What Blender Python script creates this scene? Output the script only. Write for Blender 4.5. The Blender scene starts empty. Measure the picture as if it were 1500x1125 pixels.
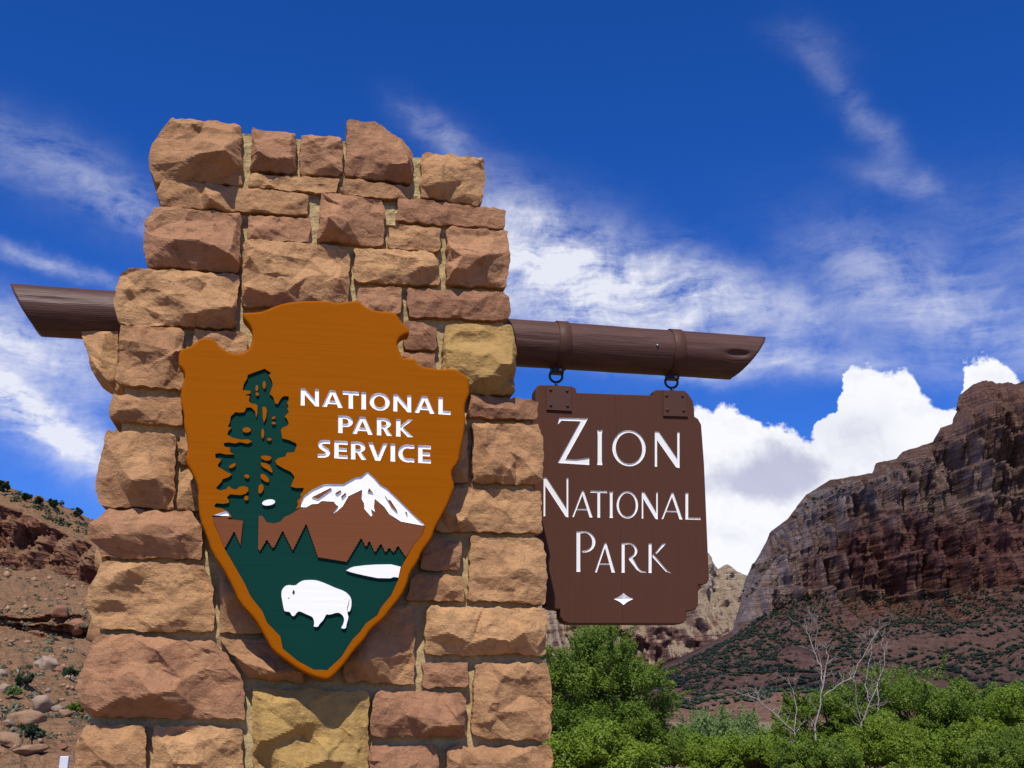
import bpy, math, random
import numpy as np
from math import radians, sin, cos, tan, pi, atan2, asin, sqrt
from mathutils import Vector
from mathutils.geometry import tessellate_polygon, delaunay_2d_cdt

random.seed(7)
scene = bpy.context.scene
COL = scene.collection

# ------------------------------------------------------------------ camera
F, PITCH = 1608.0, radians(17.0)          # focal length in photo pixels (1500 wide), upward tilt
CAM = Vector((0, 0, 1.6))
cam_d = bpy.data.cameras.new('camera'); cam = bpy.data.objects.new('camera', cam_d); COL.objects.link(cam)
cam.location = CAM; cam.rotation_euler = (radians(90) + PITCH, 0, 0)
cam_d.sensor_width = 36; cam_d.lens = F / 1500 * 36; cam_d.clip_start = 0.05; cam_d.clip_end = 40000
scene.camera = cam
FWD = Vector((0, cos(PITCH), sin(PITCH))); UPV = Vector((0, -sin(PITCH), cos(PITCH)))
def ray(x, y):
    return (FWD * F + Vector((1, 0, 0)) * (x - 750) + UPV * (562.5 - y)).normalized()
def at(x, y, Y):
    d = ray(x, y); return CAM + d * (Y / d.y)
def azel(x, y):
    d = ray(x, y); return atan2(d.x, d.y), asin(d.z)

# ------------------------------------------------------------------ light
YAW = radians(11.0)
SUN_EL, SUN_AZ = radians(56), atan2(sin(YAW - radians(19)), -cos(YAW - radians(19)))
S = Vector((sin(SUN_AZ) * cos(SUN_EL), cos(SUN_AZ) * cos(SUN_EL), sin(SUN_EL)))
sl = bpy.data.lights.new('sun', 'SUN'); sl.energy = 5.0; sl.angle = radians(0.53); sl.color = (1.0, 0.955, 0.88)
so = bpy.data.objects.new('sun', sl); COL.objects.link(so)
so.rotation_euler = (-S).to_track_quat('-Z', 'Y').to_euler(); so.location = (0, 0, 50)
vs = scene.view_settings
vs.view_transform = 'Standard'; vs.look = 'None'; vs.gamma = 1.0; vs.use_curve_mapping = False; vs.exposure = 0.0
scene.cycles.max_bounces = 6; scene.cycles.use_denoising = True

# ------------------------------------------------------------------ node helper
class NT:
    def __init__(self, tree): self.t = tree; self.n = tree.nodes; self.l = tree.links
    def new(self, typ, **kw):
        nd = self.n.new(typ)
        for k, v in kw.items(): setattr(nd, k, v)
        return nd
    def put(self, sock, v):
        if isinstance(v, bpy.types.NodeSocket): self.l.new(v, sock)
        elif v is not None:
            try: sock.default_value = v
            except Exception: sock.default_value = (*v, 1.0)
    def math(self, op, a, b=None, c=None, clamp=False):
        nd = self.new('ShaderNodeMath', operation=op); nd.use_clamp = clamp
        for i, v in enumerate((a, b, c)):
            if v is not None: self.put(nd.inputs[i], v)
        return nd.outputs[0]
    def vmath(self, op, a, b=None):
        nd = self.new('ShaderNodeVectorMath', operation=op)
        self.put(nd.inputs[0], a)
        if b is not None: self.put(nd.inputs[1], b)
        return nd.outputs['Value'] if op in ('DOT_PRODUCT', 'LENGTH') else nd.outputs[0]
    def noise(self, vec, scale, detail=4, rough=0.55, dist=0.0, out='Fac'):
        nd = self.new('ShaderNodeTexNoise'); self.put(nd.inputs['Vector'], vec)
        nd.inputs['Scale'].default_value = scale; nd.inputs['Detail'].default_value = detail
        nd.inputs['Roughness'].default_value = rough; nd.inputs['Distortion'].default_value = dist
        return nd.outputs[out]
    def mapping(self, vec, loc=(0, 0, 0), rot=(0, 0, 0), scale=(1, 1, 1), typ='POINT'):
        nd = self.new('ShaderNodeMapping', vector_type=typ); self.put(nd.inputs['Vector'], vec)
        nd.inputs['Location'].default_value = loc; nd.inputs['Rotation'].default_value = rot; nd.inputs['Scale'].default_value = scale
        return nd.outputs[0]
    def remap(self, v, a, b, c=0.0, d=1.0, smooth=False):
        nd = self.new('ShaderNodeMapRange'); nd.interpolation_type = 'SMOOTHSTEP' if smooth else 'LINEAR'
        self.put(nd.inputs[0], v)
        for i, k in enumerate((a, b, c, d)): self.put(nd.inputs[i + 1], k)
        return nd.outputs[0]
    def mix(self, f, a, b, typ='MIX'):
        nd = self.new('ShaderNodeMix', data_type='RGBA', blend_type=typ)
        self.put(nd.inputs[0], f); self.put(nd.inputs[6], a if isinstance(a, bpy.types.NodeSocket) else (*a, 1)[:4])
        self.put(nd.inputs[7], b if isinstance(b, bpy.types.NodeSocket) else (*b, 1)[:4])
        return nd.outputs[2]
    def bump(self, h, strength, dist, normal=None):
        nd = self.new('ShaderNodeBump'); nd.inputs['Strength'].default_value = strength; nd.inputs['Distance'].default_value = dist
        self.put(nd.inputs['Height'], h)
        if normal is not None: self.put(nd.inputs['Normal'], normal)
        return nd.outputs[0]

def material(name):
    m = bpy.data.materials.new(name); m.use_nodes = True
    nt = NT(m.node_tree); b = nt.n['Principled BSDF']
    b.inputs['Roughness'].default_value = 0.9; b.inputs['Specular IOR Level'].default_value = 0.2
    return m, nt, b

# ------------------------------------------------------------------ world: blue sky with cirrus and cumulus
w = bpy.data.worlds.new('World'); scene.world = w; w.use_nodes = True; w.cycles.sampling_method = 'NONE'
nt = NT(w.node_tree); bg = nt.n['Background']; bg.inputs['Strength'].default_value = 0.1
sky = nt.new('ShaderNodeTexSky'); sky.sky_type = 'NISHITA'; sky.sun_disc = False
sky.sun_elevation = SUN_EL; sky.sun_rotation = SUN_AZ; sky.altitude = 1200; sky.air_density = 0.9; sky.dust_density = 0.15; sky.ozone_density = 5.0
hs = nt.new('ShaderNodeHueSaturation'); nt.put(hs.inputs['Color'], sky.outputs[0]); hs.inputs['Saturation'].default_value = 1.28; hs.inputs['Value'].default_value = 1.0
skyc = nt.mix(1.0, hs.outputs[0], (0.95, 0.95, 1.52), 'MULTIPLY')
d = nt.new('ShaderNodeTexCoord').outputs['Generated']
sx = nt.new('ShaderNodeSeparateXYZ'); nt.put(sx.inputs[0], d)
az = nt.math('ARCTAN2', sx.outputs[0], sx.outputs[1]); el = nt.math('ARCSINE', sx.outputs[2])
cx = nt.new('ShaderNodeCombineXYZ'); nt.put(cx.inputs[0], az); nt.put(cx.inputs[1], el); P = cx.outputs[0]
# wispy warp and fibres
wn = nt.noise(d, 6.0, 6, 0.62, 0.0, 'Color'); wv = nt.vmath('SUBTRACT', wn, (0.5, 0.5, 0.5))
PW = nt.vmath('ADD', P, nt.vmath('MULTIPLY', wv, (0.10, 0.055, 0.0)))
fib = nt.noise(nt.mapping(PW, rot=(0, 0, radians(14)), scale=(12, 44, 1)), 1.0, 8, 0.70, 0.3)
puff = nt.noise(d, 16.0, 9, 0.66, 0.3)
# (px centre, half length px, half width px, tilt deg (clockwise on the picture), strength)
WISPS = [((800, 395), 180, 66, 16, 1.3), ((1010, 425), 230, 42, 17, 0.75), ((1010, 528), 300, 20, 8, 0.75), ((900, 470), 200, 45, 12, 0.55),
         ((1370, 445), 150, 55, 33, 0.62), ((1262, 165), 85, 22, 60, 0.24), ((1315, 268), 60, 18, 25, 0.22), ((1200, 60), 50, 20, 20, 0.1), ((640, 205), 50, 18, 35, 0.4),
         ((760, 310), 90, 34, 40, 0.22), ((110, 265), 190, 42, 14, 0.45), ((60, 385), 190, 10, 9, 0.5), ((200, 330), 60, 16, 10, 0.3),
         ((25, 495), 95, 42, 5, 0.95), ((40, 605), 150, 28, 30, 1.9), ((140, 560), 80, 40, 10, 0.35), ((-300, 480), 260, 70, 8, 0.7), ((1750, 380), 200, 70, 20, 0.6)]
tot = None
k = 1.0 / F
for (c, a, b_, t, s_) in WISPS:
    ca, ce = azel(*c)
    ka = k / max(0.6, cos(ce))
    m_ = nt.mapping(PW, loc=(ca, ce, 0), rot=(0, 0, -radians(t)), scale=(a * ka, b_ * k, 1), typ='TEXTURE')
    g = nt.math('MULTIPLY', nt.math('POWER', 2.718, nt.math('MULTIPLY', nt.vmath('DOT_PRODUCT', m_, m_), -1.0)), s_)
    tot = g if tot is None else nt.math('ADD', tot, g)
# elsewhere in the sky: scattered cirrus of the same kind
far = nt.remap(nt.math('ABSOLUTE', az), 0.5, 1.0, 0, 1, True)
scat = nt.math('MULTIPLY', far, nt.remap(nt.noise(d, 1.7, 3), 0.5, 0.75, 0, 0.6))
tot = nt.math('ADD', tot, scat)
cir = nt.math('MULTIPLY', tot, nt.remap(nt.math('ADD', nt.math('MULTIPLY', fib, 0.48), nt.math('MULTIPLY', puff, 0.52)), 0.36, 0.66, 0.0, 1.25), clamp=True)
cir = nt.math('MULTIPLY', cir, 0.9)
# cumulus banks above the horizon
fc = nt.new('ShaderNodeFloatCurve'); cv = fc.mapping.curves[0]
pts = [(-900, 980), (-420, 900), (-60, 960), (400, 900), (700, 800), (850, 640), (980, 606), (1030, 600), (1075, 594), (1110, 615), (1160, 622), (1195, 652), (1208, 620), (1232, 560), (1262, 524), (1290, 545),
       (1325, 538), (1350, 570), (1378, 592), (1402, 575), (1425, 522), (1460, 528), (1490, 548), (1530, 590), (1700, 640), (2000, 900)]
xs = []
for (x, y) in pts:
    a_, e_ = azel(x, y); xs.append(((a_ + 0.8) / 1.6, max(0.02, e_) * 2.0))
while len(cv.points) < len(xs): cv.points.new(0.5, 0.5)
for p_, (a_, e_) in zip(cv.points, sorted(xs)): p_.location = (a_, e_); p_.handle_type = 'AUTO'
fc.mapping.update()
billow = nt.noise(d, 26.0, 5, 0.55, 0.25); billow2 = nt.noise(d, 9.0, 3, 0.5)
az2 = nt.math('ADD', az, nt.math('MULTIPLY', nt.math('SUBTRACT', billow, 0.5), 0.035))
nt.put(fc.inputs['Value'], nt.remap(az2, -0.8, 0.8))
top = nt.math('MULTIPLY', fc.outputs[0], 0.5)
top = nt.math('ADD', top, nt.math('MULTIPLY', nt.math('SUBTRACT', billow, 0.5), 0.050))
top = nt.math('ADD', top, nt.math('MULTIPLY', nt.math('SUBTRACT', nt.noise(d, 75.0, 5, 0.6), 0.5), 0.022))
cum = nt.remap(nt.math('SUBTRACT', top, el), 0.0, 0.006, 0, 1, True)
# grey bellies
ga, ge = azel(1120, 695)
gm = nt.mapping(nt.vmath('ADD', P, nt.vmath('MULTIPLY', nt.vmath('SUBTRACT', nt.noise(d, 14.0, 6, 0.6, 0.0, 'Color'), (0.5, 0.5, 0.5)), (0.14, 0.09, 0))), loc=(ga, ge, 0), rot=(0, 0, -radians(-8)), scale=(105 * k, 46 * k, 1), typ='TEXTURE')
belly = nt.remap(nt.vmath('LENGTH', gm), 1.15, 0.35, 0, 1, True)
shade = nt.math('MAXIMUM', nt.math('MULTIPLY', belly, nt.remap(billow2, 0.3, 0.6, 0.7, 1.0)), nt.math('ADD', nt.remap(billow2, 0.54, 0.75, 0, 0.4), nt.remap(nt.noise(d, 34.0, 6, 0.6, 0.4), 0.5, 0.75, 0, 0.3)))
cumc = nt.mix(shade, (9.6, 9.7, 10.2), (5.0, 5.2, 6.9))
c1 = nt.mix(cir, skyc, (8.8, 8.9, 9.7))
c2 = nt.mix(cum, c1, cumc)
nt.put(bg.inputs['Color'], c2)

# ------------------------------------------------------------------ numpy noise
_rng = np.random.RandomState(11); _perm = _rng.permutation(512); _perm = np.concatenate([_perm, _perm]); _ang = _rng.rand(512) * 2 * pi
_gx, _gy = np.cos(_ang), np.sin(_ang)
def perlin(x, y):
    x = np.asarray(x, float); y = np.asarray(y, float)
    xi = np.floor(x).astype(int); yi = np.floor(y).astype(int); xf = x - xi; yf = y - yi
    def g(ix, iy, dx, dy):
        h = _perm[(_perm[ix & 511] + iy) & 511]; return _gx[h] * dx + _gy[h] * dy
    u = xf * xf * xf * (xf * (xf * 6 - 15) + 10); v = yf * yf * yf * (yf * (yf * 6 - 15) + 10)
    a = g(xi, yi, xf, yf); b = g(xi + 1, yi, xf - 1, yf); c = g(xi, yi + 1, xf, yf - 1); e = g(xi + 1, yi + 1, xf - 1, yf - 1)
    return 1.5 * ((a * (1 - u) + b * u) * (1 - v) + (c * (1 - u) + e * u) * v)
def fbm(x, y, o=4, gain=0.5):
    s = 0; a = 1.0
    for i in range(o): s = s + a * perlin(x * 2 ** i + 17.3 * i, y * 2 ** i - 9.1 * i); a *= gain
    return s
def ridged(x, y, o=4, gain=0.5):
    s = 0; a = 1.0
    for i in range(o): s = s + a * (1 - np.abs(perlin(x * 2 ** i + 5.7 * i, y * 2 ** i + 3.3 * i)) * 1.6); a *= gain
    return s

# ------------------------------------------------------------------ object helpers
def obj(name, mesh, mat=None, parent=None, loc=None, smooth=False):
    o = bpy.data.objects.new(name, mesh); COL.objects.link(o)
    if mat is not None and not mesh.materials: mesh.materials.append(mat)
    if parent is not None: o.parent = parent
    if loc is not None: o.location = loc
    if smooth and len(mesh.polygons): mesh.polygons.foreach_set('use_smooth', [True] * len(mesh.polygons))
    return o
def tag(o, label=None, cat=None, group=None, kind=None):
    if label: o['label'] = label
    if cat: o['category'] = cat
    if group: o['group'] = group
    if kind: o['kind'] = kind
    return o
def empty(name, loc, rz=0.0):
    o = bpy.data.objects.new(name, None); COL.objects.link(o); o.location = loc; o.rotation_euler = (0, 0, rz); o.empty_display_size = 0.1
    return o
def mesh_np(name, verts, faces):
    """verts (n,3), faces (m,4) or (m,3) arrays"""
    me = bpy.data.meshes.new(name); verts = np.asarray(verts, np.float32); faces = np.asarray(faces, np.int32)
    k_ = faces.shape[1]
    me.vertices.add(len(verts)); me.vertices.foreach_set('co', verts.ravel())
    me.loops.add(faces.size); me.loops.foreach_set('vertex_index', faces.ravel())
    me.polygons.add(len(faces)); me.polygons.foreach_set('loop_start', np.arange(0, faces.size, k_, dtype=np.int32))
    me.polygons.foreach_set('loop_total', np.full(len(faces), k_, np.int32))
    me.update(calc_edges=True); me.validate()
    return me
def grid_faces(nu, nv, base=0):
    i = np.arange(nu - 1)[:, None]; j = np.arange(nv - 1)[None, :]
    a = base + i * nv + j
    return np.stack([a, a + nv, a + nv + 1, a + 1], -1).reshape(-1, 4)
class MB:
    def __init__(self): self.v = []; self.f = []; self.sm = []
    def add(self, verts, faces, smooth=False):
        b = len(self.v); self.v += [tuple(v) for v in verts]
        for f in faces: self.f.append([b + i for i in f]); self.sm.append(smooth)
    def box(self, c, s, bev=0.0):
        x, y, z = c; a, b, e = s[0] / 2, s[1] / 2, s[2] / 2
        if bev <= 0:
            vs_ = [(x + i * a, y + j * b, z + k_ * e) for i in (-1, 1) for j in (-1, 1) for k_ in (-1, 1)]
            self.add(vs_, [(0, 1, 3, 2), (4, 6, 7, 5), (0, 4, 5, 1), (2, 3, 7, 6), (0, 2, 6, 4), (1, 5, 7, 3)])
        else:
            # front edge chamfer (toward -y)
            A = [(x - a, y + b, z - e), (x + a, y + b, z - e), (x + a, y + b, z + e), (x - a, y + b, z + e)]
            B = [(p[0], y - b + bev, p[2]) for p in A]
            C_ = [(x - a + bev, y - b, z - e + bev), (x + a - bev, y - b, z - e + bev), (x + a - bev, y - b, z + e - bev), (x - a + bev, y - b, z + e - bev)]
            fs = [(3, 2, 1, 0), (8, 9, 10, 11)]
            for i in range(4):
                j = (i + 1) % 4; fs += [(i, j, 4 + j, 4 + i), (4 + i, 4 + j, 8 + j, 8 + i)]
            self.add(A + B + C_, fs)
    def tube(self, pts_, radii, n=10, cap=True, smooth=True):
        pts_ = [Vector(p) for p in pts_]; vs_ = []; prev = None
        for i, p in enumerate(pts_):
            t = (pts_[min(i + 1, len(pts_) - 1)] - pts_[max(i - 1, 0)]).normalized()
            ref = prev if prev is not None else (Vector((0, 0, 1)) if abs(t.z) < 0.9 else Vector((1, 0, 0)))
            a = t.cross(ref).normalized(); b = a.cross(t).normalized(); prev = b
            r = radii[i] if hasattr(radii, '__len__') else radii
            vs_ += [p + (a * cos(2 * pi * q / n) + b * sin(2 * pi * q / n)) * r for q in range(n)]
        fs = [(i * n + q, i * n + (q + 1) % n, (i + 1) * n + (q + 1) % n, (i + 1) * n + q) for i in range(len(pts_) - 1) for q in range(n)]
        b0 = len(self.v); self.add(vs_, fs, smooth)
        if cap:
            self.f.append([b0 + q for q in range(n)][::-1]); self.sm.append(False)
            self.f.append([b0 + (len(pts_) - 1) * n + q for q in range(n)]); self.sm.append(False)
    def torus(self, c, ax, R, r, n=28, m=8):
        ax = Vector(ax).normalized(); a = ax.orthogonal().normalized(); b = ax.cross(a)
        vs_ = []
        for i in range(n):
            t = 2 * pi * i / n; dr = a * cos(t) + b * sin(t)
            for j in range(m):
                q = 2 * pi * j / m; vs_.append(Vector(c) + dr * (R + r * cos(q)) + ax * (r * sin(q)))
        self.add(vs_, [(i * m + j, ((i + 1) % n) * m + j, ((i + 1) % n) * m + (j + 1) % m, i * m + (j + 1) % m) for i in range(n) for j in range(m)], True)
    def dome(self, c, ax, r, h, n=12):
        ax = Vector(ax).normalized(); a = ax.orthogonal().normalized(); b = ax.cross(a); c = Vector(c); vs_ = []
        rings = [(1, 0), (0.92, 0.45), (0.62, 0.85)]
        for (q, z) in rings: vs_ += [c + (a * cos(2 * pi * i / n) + b * sin(2 * pi * i / n)) * r * q + ax * h * z for i in range(n)]
        vs_.append(c + ax * h)
        fs = [(k_ * n + i, k_ * n + (i + 1) % n, (k_ + 1) * n + (i + 1) % n, (k_ + 1) * n + i) for k_ in range(2) for i in range(n)]
        fs += [(2 * n + i, 2 * n + (i + 1) % n, 3 * n) for i in range(n)]
        self.add(vs_, fs, True)
    def mesh(self, name):
        me = bpy.data.meshes.new(name); me.from_pydata(self.v, [], self.f)
        me.polygons.foreach_set('use_smooth', self.sm); me.update(); return me
    def build(self, name, mat, parent=None, loc=None): return obj(name, self.mesh(name), mat, parent, loc)

# ------------------------------------------------------------------ closed-loop helpers
def area(lp): return 0.5 * sum(lp[i][0] * lp[(i + 1) % len(lp)][1] - lp[(i + 1) % len(lp)][0] * lp[i][1] for i in range(len(lp)))
def offset(lp, d_):
    """move every point of a closed loop inwards by d_ (towards its own inside)"""
    sg = 1 if area(lp) > 0 else -1; n_ = len(lp); out = []
    for i in range(n_):
        p, q, r_ = Vector(lp[i - 1]), Vector(lp[i]), Vector(lp[(i + 1) % n_])
        e1, e2 = (q - p), (r_ - q)
        if e1.length < 1e-9 or e2.length < 1e-9: out.append(tuple(q)); continue
        e1.normalize(); e2.normalize(); n1 = Vector((-e1.y, e1.x)) * sg; n2 = Vector((-e2.y, e2.x)) * sg
        b_ = n1 + n2
        if b_.length < 0.35: b_ = n1
        else: b_ = b_ / max(0.5, b_.length_squared / 2)
        out.append(tuple(q + b_ * d_))
    return out

# ------------------------------------------------------------------ pillar frame
NRM = Vector((sin(YAW), -cos(YAW), 0)); UU = Vector((cos(YAW), sin(YAW), 0))
_d0 = ray(480, 640); P0 = CAM + _d0 * (3.55 / _d0.y)
def loc2(x, y, off=0.0):
    """photo pixel -> (u, v) on the pillar-parallel plane standing off metres in front of the stone face"""
    d_ = ray(x, y); t = ((P0 + NRM * off) - CAM).dot(NRM) / d_.dot(NRM); p = CAM + d_ * t
    return (p - P0).dot(UU), p.z
PORG = Vector((P0.x, P0.y, 0))

# ------------------------------------------------------------------ materials
def stone_material(name, c_hi, c_lo, c_dark, seedoff):
    m, nt, b = material(name)
    oc = nt.new('ShaderNodeTexCoord').outputs['Object']
    oi = nt.new('ShaderNodeObjectInfo').outputs['Random']
    off = nt.new('ShaderNodeCombineXYZ'); nt.put(off.inputs[0], nt.math('MULTIPLY', oi, 37.0)); nt.put(off.inputs[1], seedoff); nt.put(off.inputs[2], nt.math('MULTIPLY', oi, 91.0))
    p = nt.vmath('ADD', oc, off.outputs[0])
    big = nt.noise(p, 5.5, 4, 0.6, 0.4); mid = nt.noise(p, 22, 5, 0.65); fine = nt.noise(p, 130, 4, 0.7)
    bed = nt.noise(nt.mapping(p, scale=(4, 4, 42)), 1.0, 4, 0.6, 0.5)
    f = nt.math('ADD', nt.math('MULTIPLY', big, 0.7), nt.math('ADD', nt.math('MULTIPLY', bed, 0.3), nt.math('MULTIPLY', nt.math('SUBTRACT', oi, 0.5), 0.5)))
    col = nt.mix(nt.remap(f, 0.3, 0.72), c_lo, c_hi)
    col = nt.mix(nt.remap(mid, 0.50, 0.74, 0, 0.7), col, c_dark)
    col = nt.mix(nt.remap(nt.noise(p, 9.0, 4, 0.7), 0.58, 0.78, 0, 0.35), col, (0.44, 0.30, 0.14))
    col = nt.mix(nt.remap(fine, 0.3, 0.7, 0.0, 1.0), nt.mix(0.35, col, c_dark), col)
    col = nt.mix(nt.remap(nt.noise(p, 13, 6, 0.7, 1.0), 0.57, 0.70, 0, 0.5), col, nt.mix(0.6, col, (0.12, 0.075, 0.055)))
    col = nt.mix(nt.remap(nt.noise(p, 70, 4, 0.7), 0.64, 0.72, 0, 0.45), col, (0.62, 0.46, 0.28))
    nt.put(b.inputs['Base Color'], col); b.inputs['Roughness'].default_value = 0.93; b.inputs['Specular IOR Level'].default_value = 0.12
    vor = nt.new('ShaderNodeTexVoronoi', feature='DISTANCE_TO_EDGE'); nt.put(vor.inputs['Vector'], nt.vmath('ADD', p, nt.vmath('MULTIPLY', nt.noise(p, 18, 3, 0.6, 0, 'Color'), (0.06, 0.06, 0.06)))); vor.inputs['Scale'].default_value = 17
    h = nt.math('ADD', nt.math('MULTIPLY', bed, 0.35), nt.noise(p, 34, 10, 0.78, 0.6))
    n1 = nt.bump(h, 0.8, 0.008)
    n2 = nt.bump(fine, 0.9, 0.004, n1)
    nt.put(b.inputs['Normal'], n2)
    return m
M = {}
M['stone_tan'] = stone_material('sandstone_tan', (0.58, 0.33, 0.15), (0.43, 0.225, 0.107), (0.205, 0.108, 0.055), 3.0)
M['stone_red'] = stone_material('sandstone_red', (0.48, 0.25, 0.126), (0.35, 0.172, 0.093), (0.175, 0.086, 0.05), 11.0)
M['stone_gold'] = stone_material('sandstone_gold', (0.50, 0.325, 0.105), (0.40, 0.24, 0.085), (0.25, 0.14, 0.055), 23.0)

m, nt, b = material('mortar'); oc = nt.new('ShaderNodeTexCoord').outputs['Object']
n_ = nt.noise(oc, 60, 5, 0.7); g_ = nt.noise(oc, 8, 4)
nt.put(b.inputs['Base Color'], nt.mix(nt.remap(n_, 0.35, 0.7), (0.36, 0.26, 0.12), nt.mix(g_, (0.58, 0.45, 0.25), (0.48, 0.36, 0.17))))
nt.put(b.inputs['Normal'], nt.bump(n_, 0.9, 0.008)); M['mortar'] = m

def paint(name, col, rough=0.5, grain=0.12, axis=(3, 3, 90), spec=0.35, bump=0.001):
    m, nt, b = material(name); oc = nt.new('ShaderNodeTexCoord').outputs['Object']
    g_ = nt.noise(nt.mapping(oc, scale=axis), 1.0, 5, 0.65, 0.3); w_ = nt.noise(oc, 3.0, 4)
    dk = tuple(c * 0.8 for c in col)
    c_ = nt.mix(nt.math('MULTIPLY', nt.remap(g_, 0.35, 0.7), grain * 4), col, dk)
    c_ = nt.mix(nt.remap(w_, 0.4, 0.7, 0, 0.18), c_, tuple(min(1, c * 1.15) for c in col))
    nt.put(b.inputs['Base Color'], c_); nt.put(b.inputs['Roughness'], nt.remap(g_, 0.3, 0.7, rough - 0.06, rough + 0.1))
    b.inputs['Specular IOR Level'].default_value = spec
    nt.put(b.inputs['Normal'], nt.bump(g_, 0.6, bump)); M[name] = m
    return m
paint('orange_paint', (0.31, 0.084, 0.0012), 0.65, 0.12, spec=0.03)
paint('green_paint', (0.0035, 0.040, 0.029), 0.6, 0.1, spec=0.05)
paint('mountain_paint', (0.18, 0.062, 0.027), 0.6, 0.06, spec=0.05)
paint('white_paint', (0.92, 0.91, 0.92), 0.55, 0.02)
paint('letter_white', (0.80, 0.79, 0.76), 0.6, 0.05, (40, 40, 40), 0.1)
paint('sign_brown', (0.086, 0.035, 0.021), 0.6, 0.12, (90, 90, 3), 0.1)
paint('iron_brown', (0.078, 0.034, 0.022), 0.55, 0.05, (30, 30, 30), 0.2)
paint('black_iron', (0.012, 0.011, 0.012), 0.45, 0.05, (30, 30, 30), 0.4)
paint('post_white', (0.62, 0.63, 0.66), 0.6, 0.05, (30, 30, 30), 0.3)
m, nt, b = material('bolt_steel'); b.inputs['Base Color'].default_value = (0.25, 0.24, 0.23, 1); b.inputs['Metallic'].default_value = 0.8; b.inputs['Roughness'].default_value = 0.45
n_ = nt.noise(nt.new('ShaderNodeTexCoord').outputs['Object'], 300, 3); nt.put(b.inputs['Normal'], nt.bump(n_, 0.3, 0.001)); M['bolt_steel'] = m

# weathered painted log
m, nt, b = material('log_brown'); oc = nt.new('ShaderNodeTexCoord').outputs['Object']
st = nt.mapping(oc, scale=(5, 40, 40)); g_ = nt.noise(st, 1.0, 6, 0.65, 1.2); g2 = nt.noise(nt.mapping(oc, scale=(14, 120, 120)), 1.0, 4, 0.6, 0.4)
wv_ = nt.new('ShaderNodeTexWave', wave_type='RINGS', rings_direction='X'); nt.put(wv_.inputs['Vector'], nt.mapping(oc, scale=(1.6, 9, 9))); wv_.inputs['Scale'].default_value = 5; wv_.inputs['Distortion'].default_value = 9; wv_.inputs['Detail'].default_value = 3
c_ = nt.mix(nt.remap(g_, 0.3, 0.7), (0.060, 0.028, 0.021), (0.105, 0.049, 0.035))
c_ = nt.mix(nt.remap(g2, 0.63, 0.8, 0, 0.3), c_, (0.22, 0.15, 0.13))
nt.put(b.inputs['Base Color'], c_); b.inputs['Roughness'].default_value = 0.5; b.inputs['Specular IOR Level'].default_value = 0.22
h_ = nt.math('ADD', nt.math('MULTIPLY', g_, 0.6), nt.math('ADD', nt.math('MULTIPLY', g2, 0.3), nt.math('MULTIPLY', wv_.outputs['Fac'], 0.3)))
nt.put(b.inputs['Normal'], nt.bump(h_, 0.35, 0.0028)); M['log_brown'] = m

# ------------------------------------------------------------------ ground
m, nt, b = material('ground_soil'); oc = nt.new('ShaderNodeTexCoord').outputs['Object']
n1 = nt.noise(oc, 0.05, 6, 0.6); n2 = nt.noise(oc, 1.7, 6, 0.7)
nt.put(b.inputs['Base Color'], nt.mix(nt.remap(n1, 0.35, 0.65), nt.mix(n2, (0.20, 0.12, 0.07), (0.30, 0.19, 0.11)), nt.mix(n2, (0.09, 0.10, 0.045), (0.17, 0.15, 0.07))))
nt.put(b.inputs['Normal'], nt.bump(n2, 0.6, 0.05)); M['ground'] = m
n = 60; g = np.linspace(-1, 1, n); g = np.sign(g) * np.abs(g) ** 2.5 * 9000
X, Yg = np.meshgrid(g, g, indexing='ij'); Z = -0.02 + np.clip(np.hypot(X, Yg) / 9000, 0, 1) ** 2 * -5
gr = obj('ground', mesh_np('ground', np.stack([X, Yg, Z], -1).reshape(-1, 3), grid_faces(n, n)), M['ground']); tag(gr, kind='structure')

# ------------------------------------------------------------------ the stone pillar
pillar = empty('stone_pillar', PORG, YAW)
tag(pillar, 'stepped pillar of rough tan sandstone blocks carrying the arrowhead board and the log', 'pillar')

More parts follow.
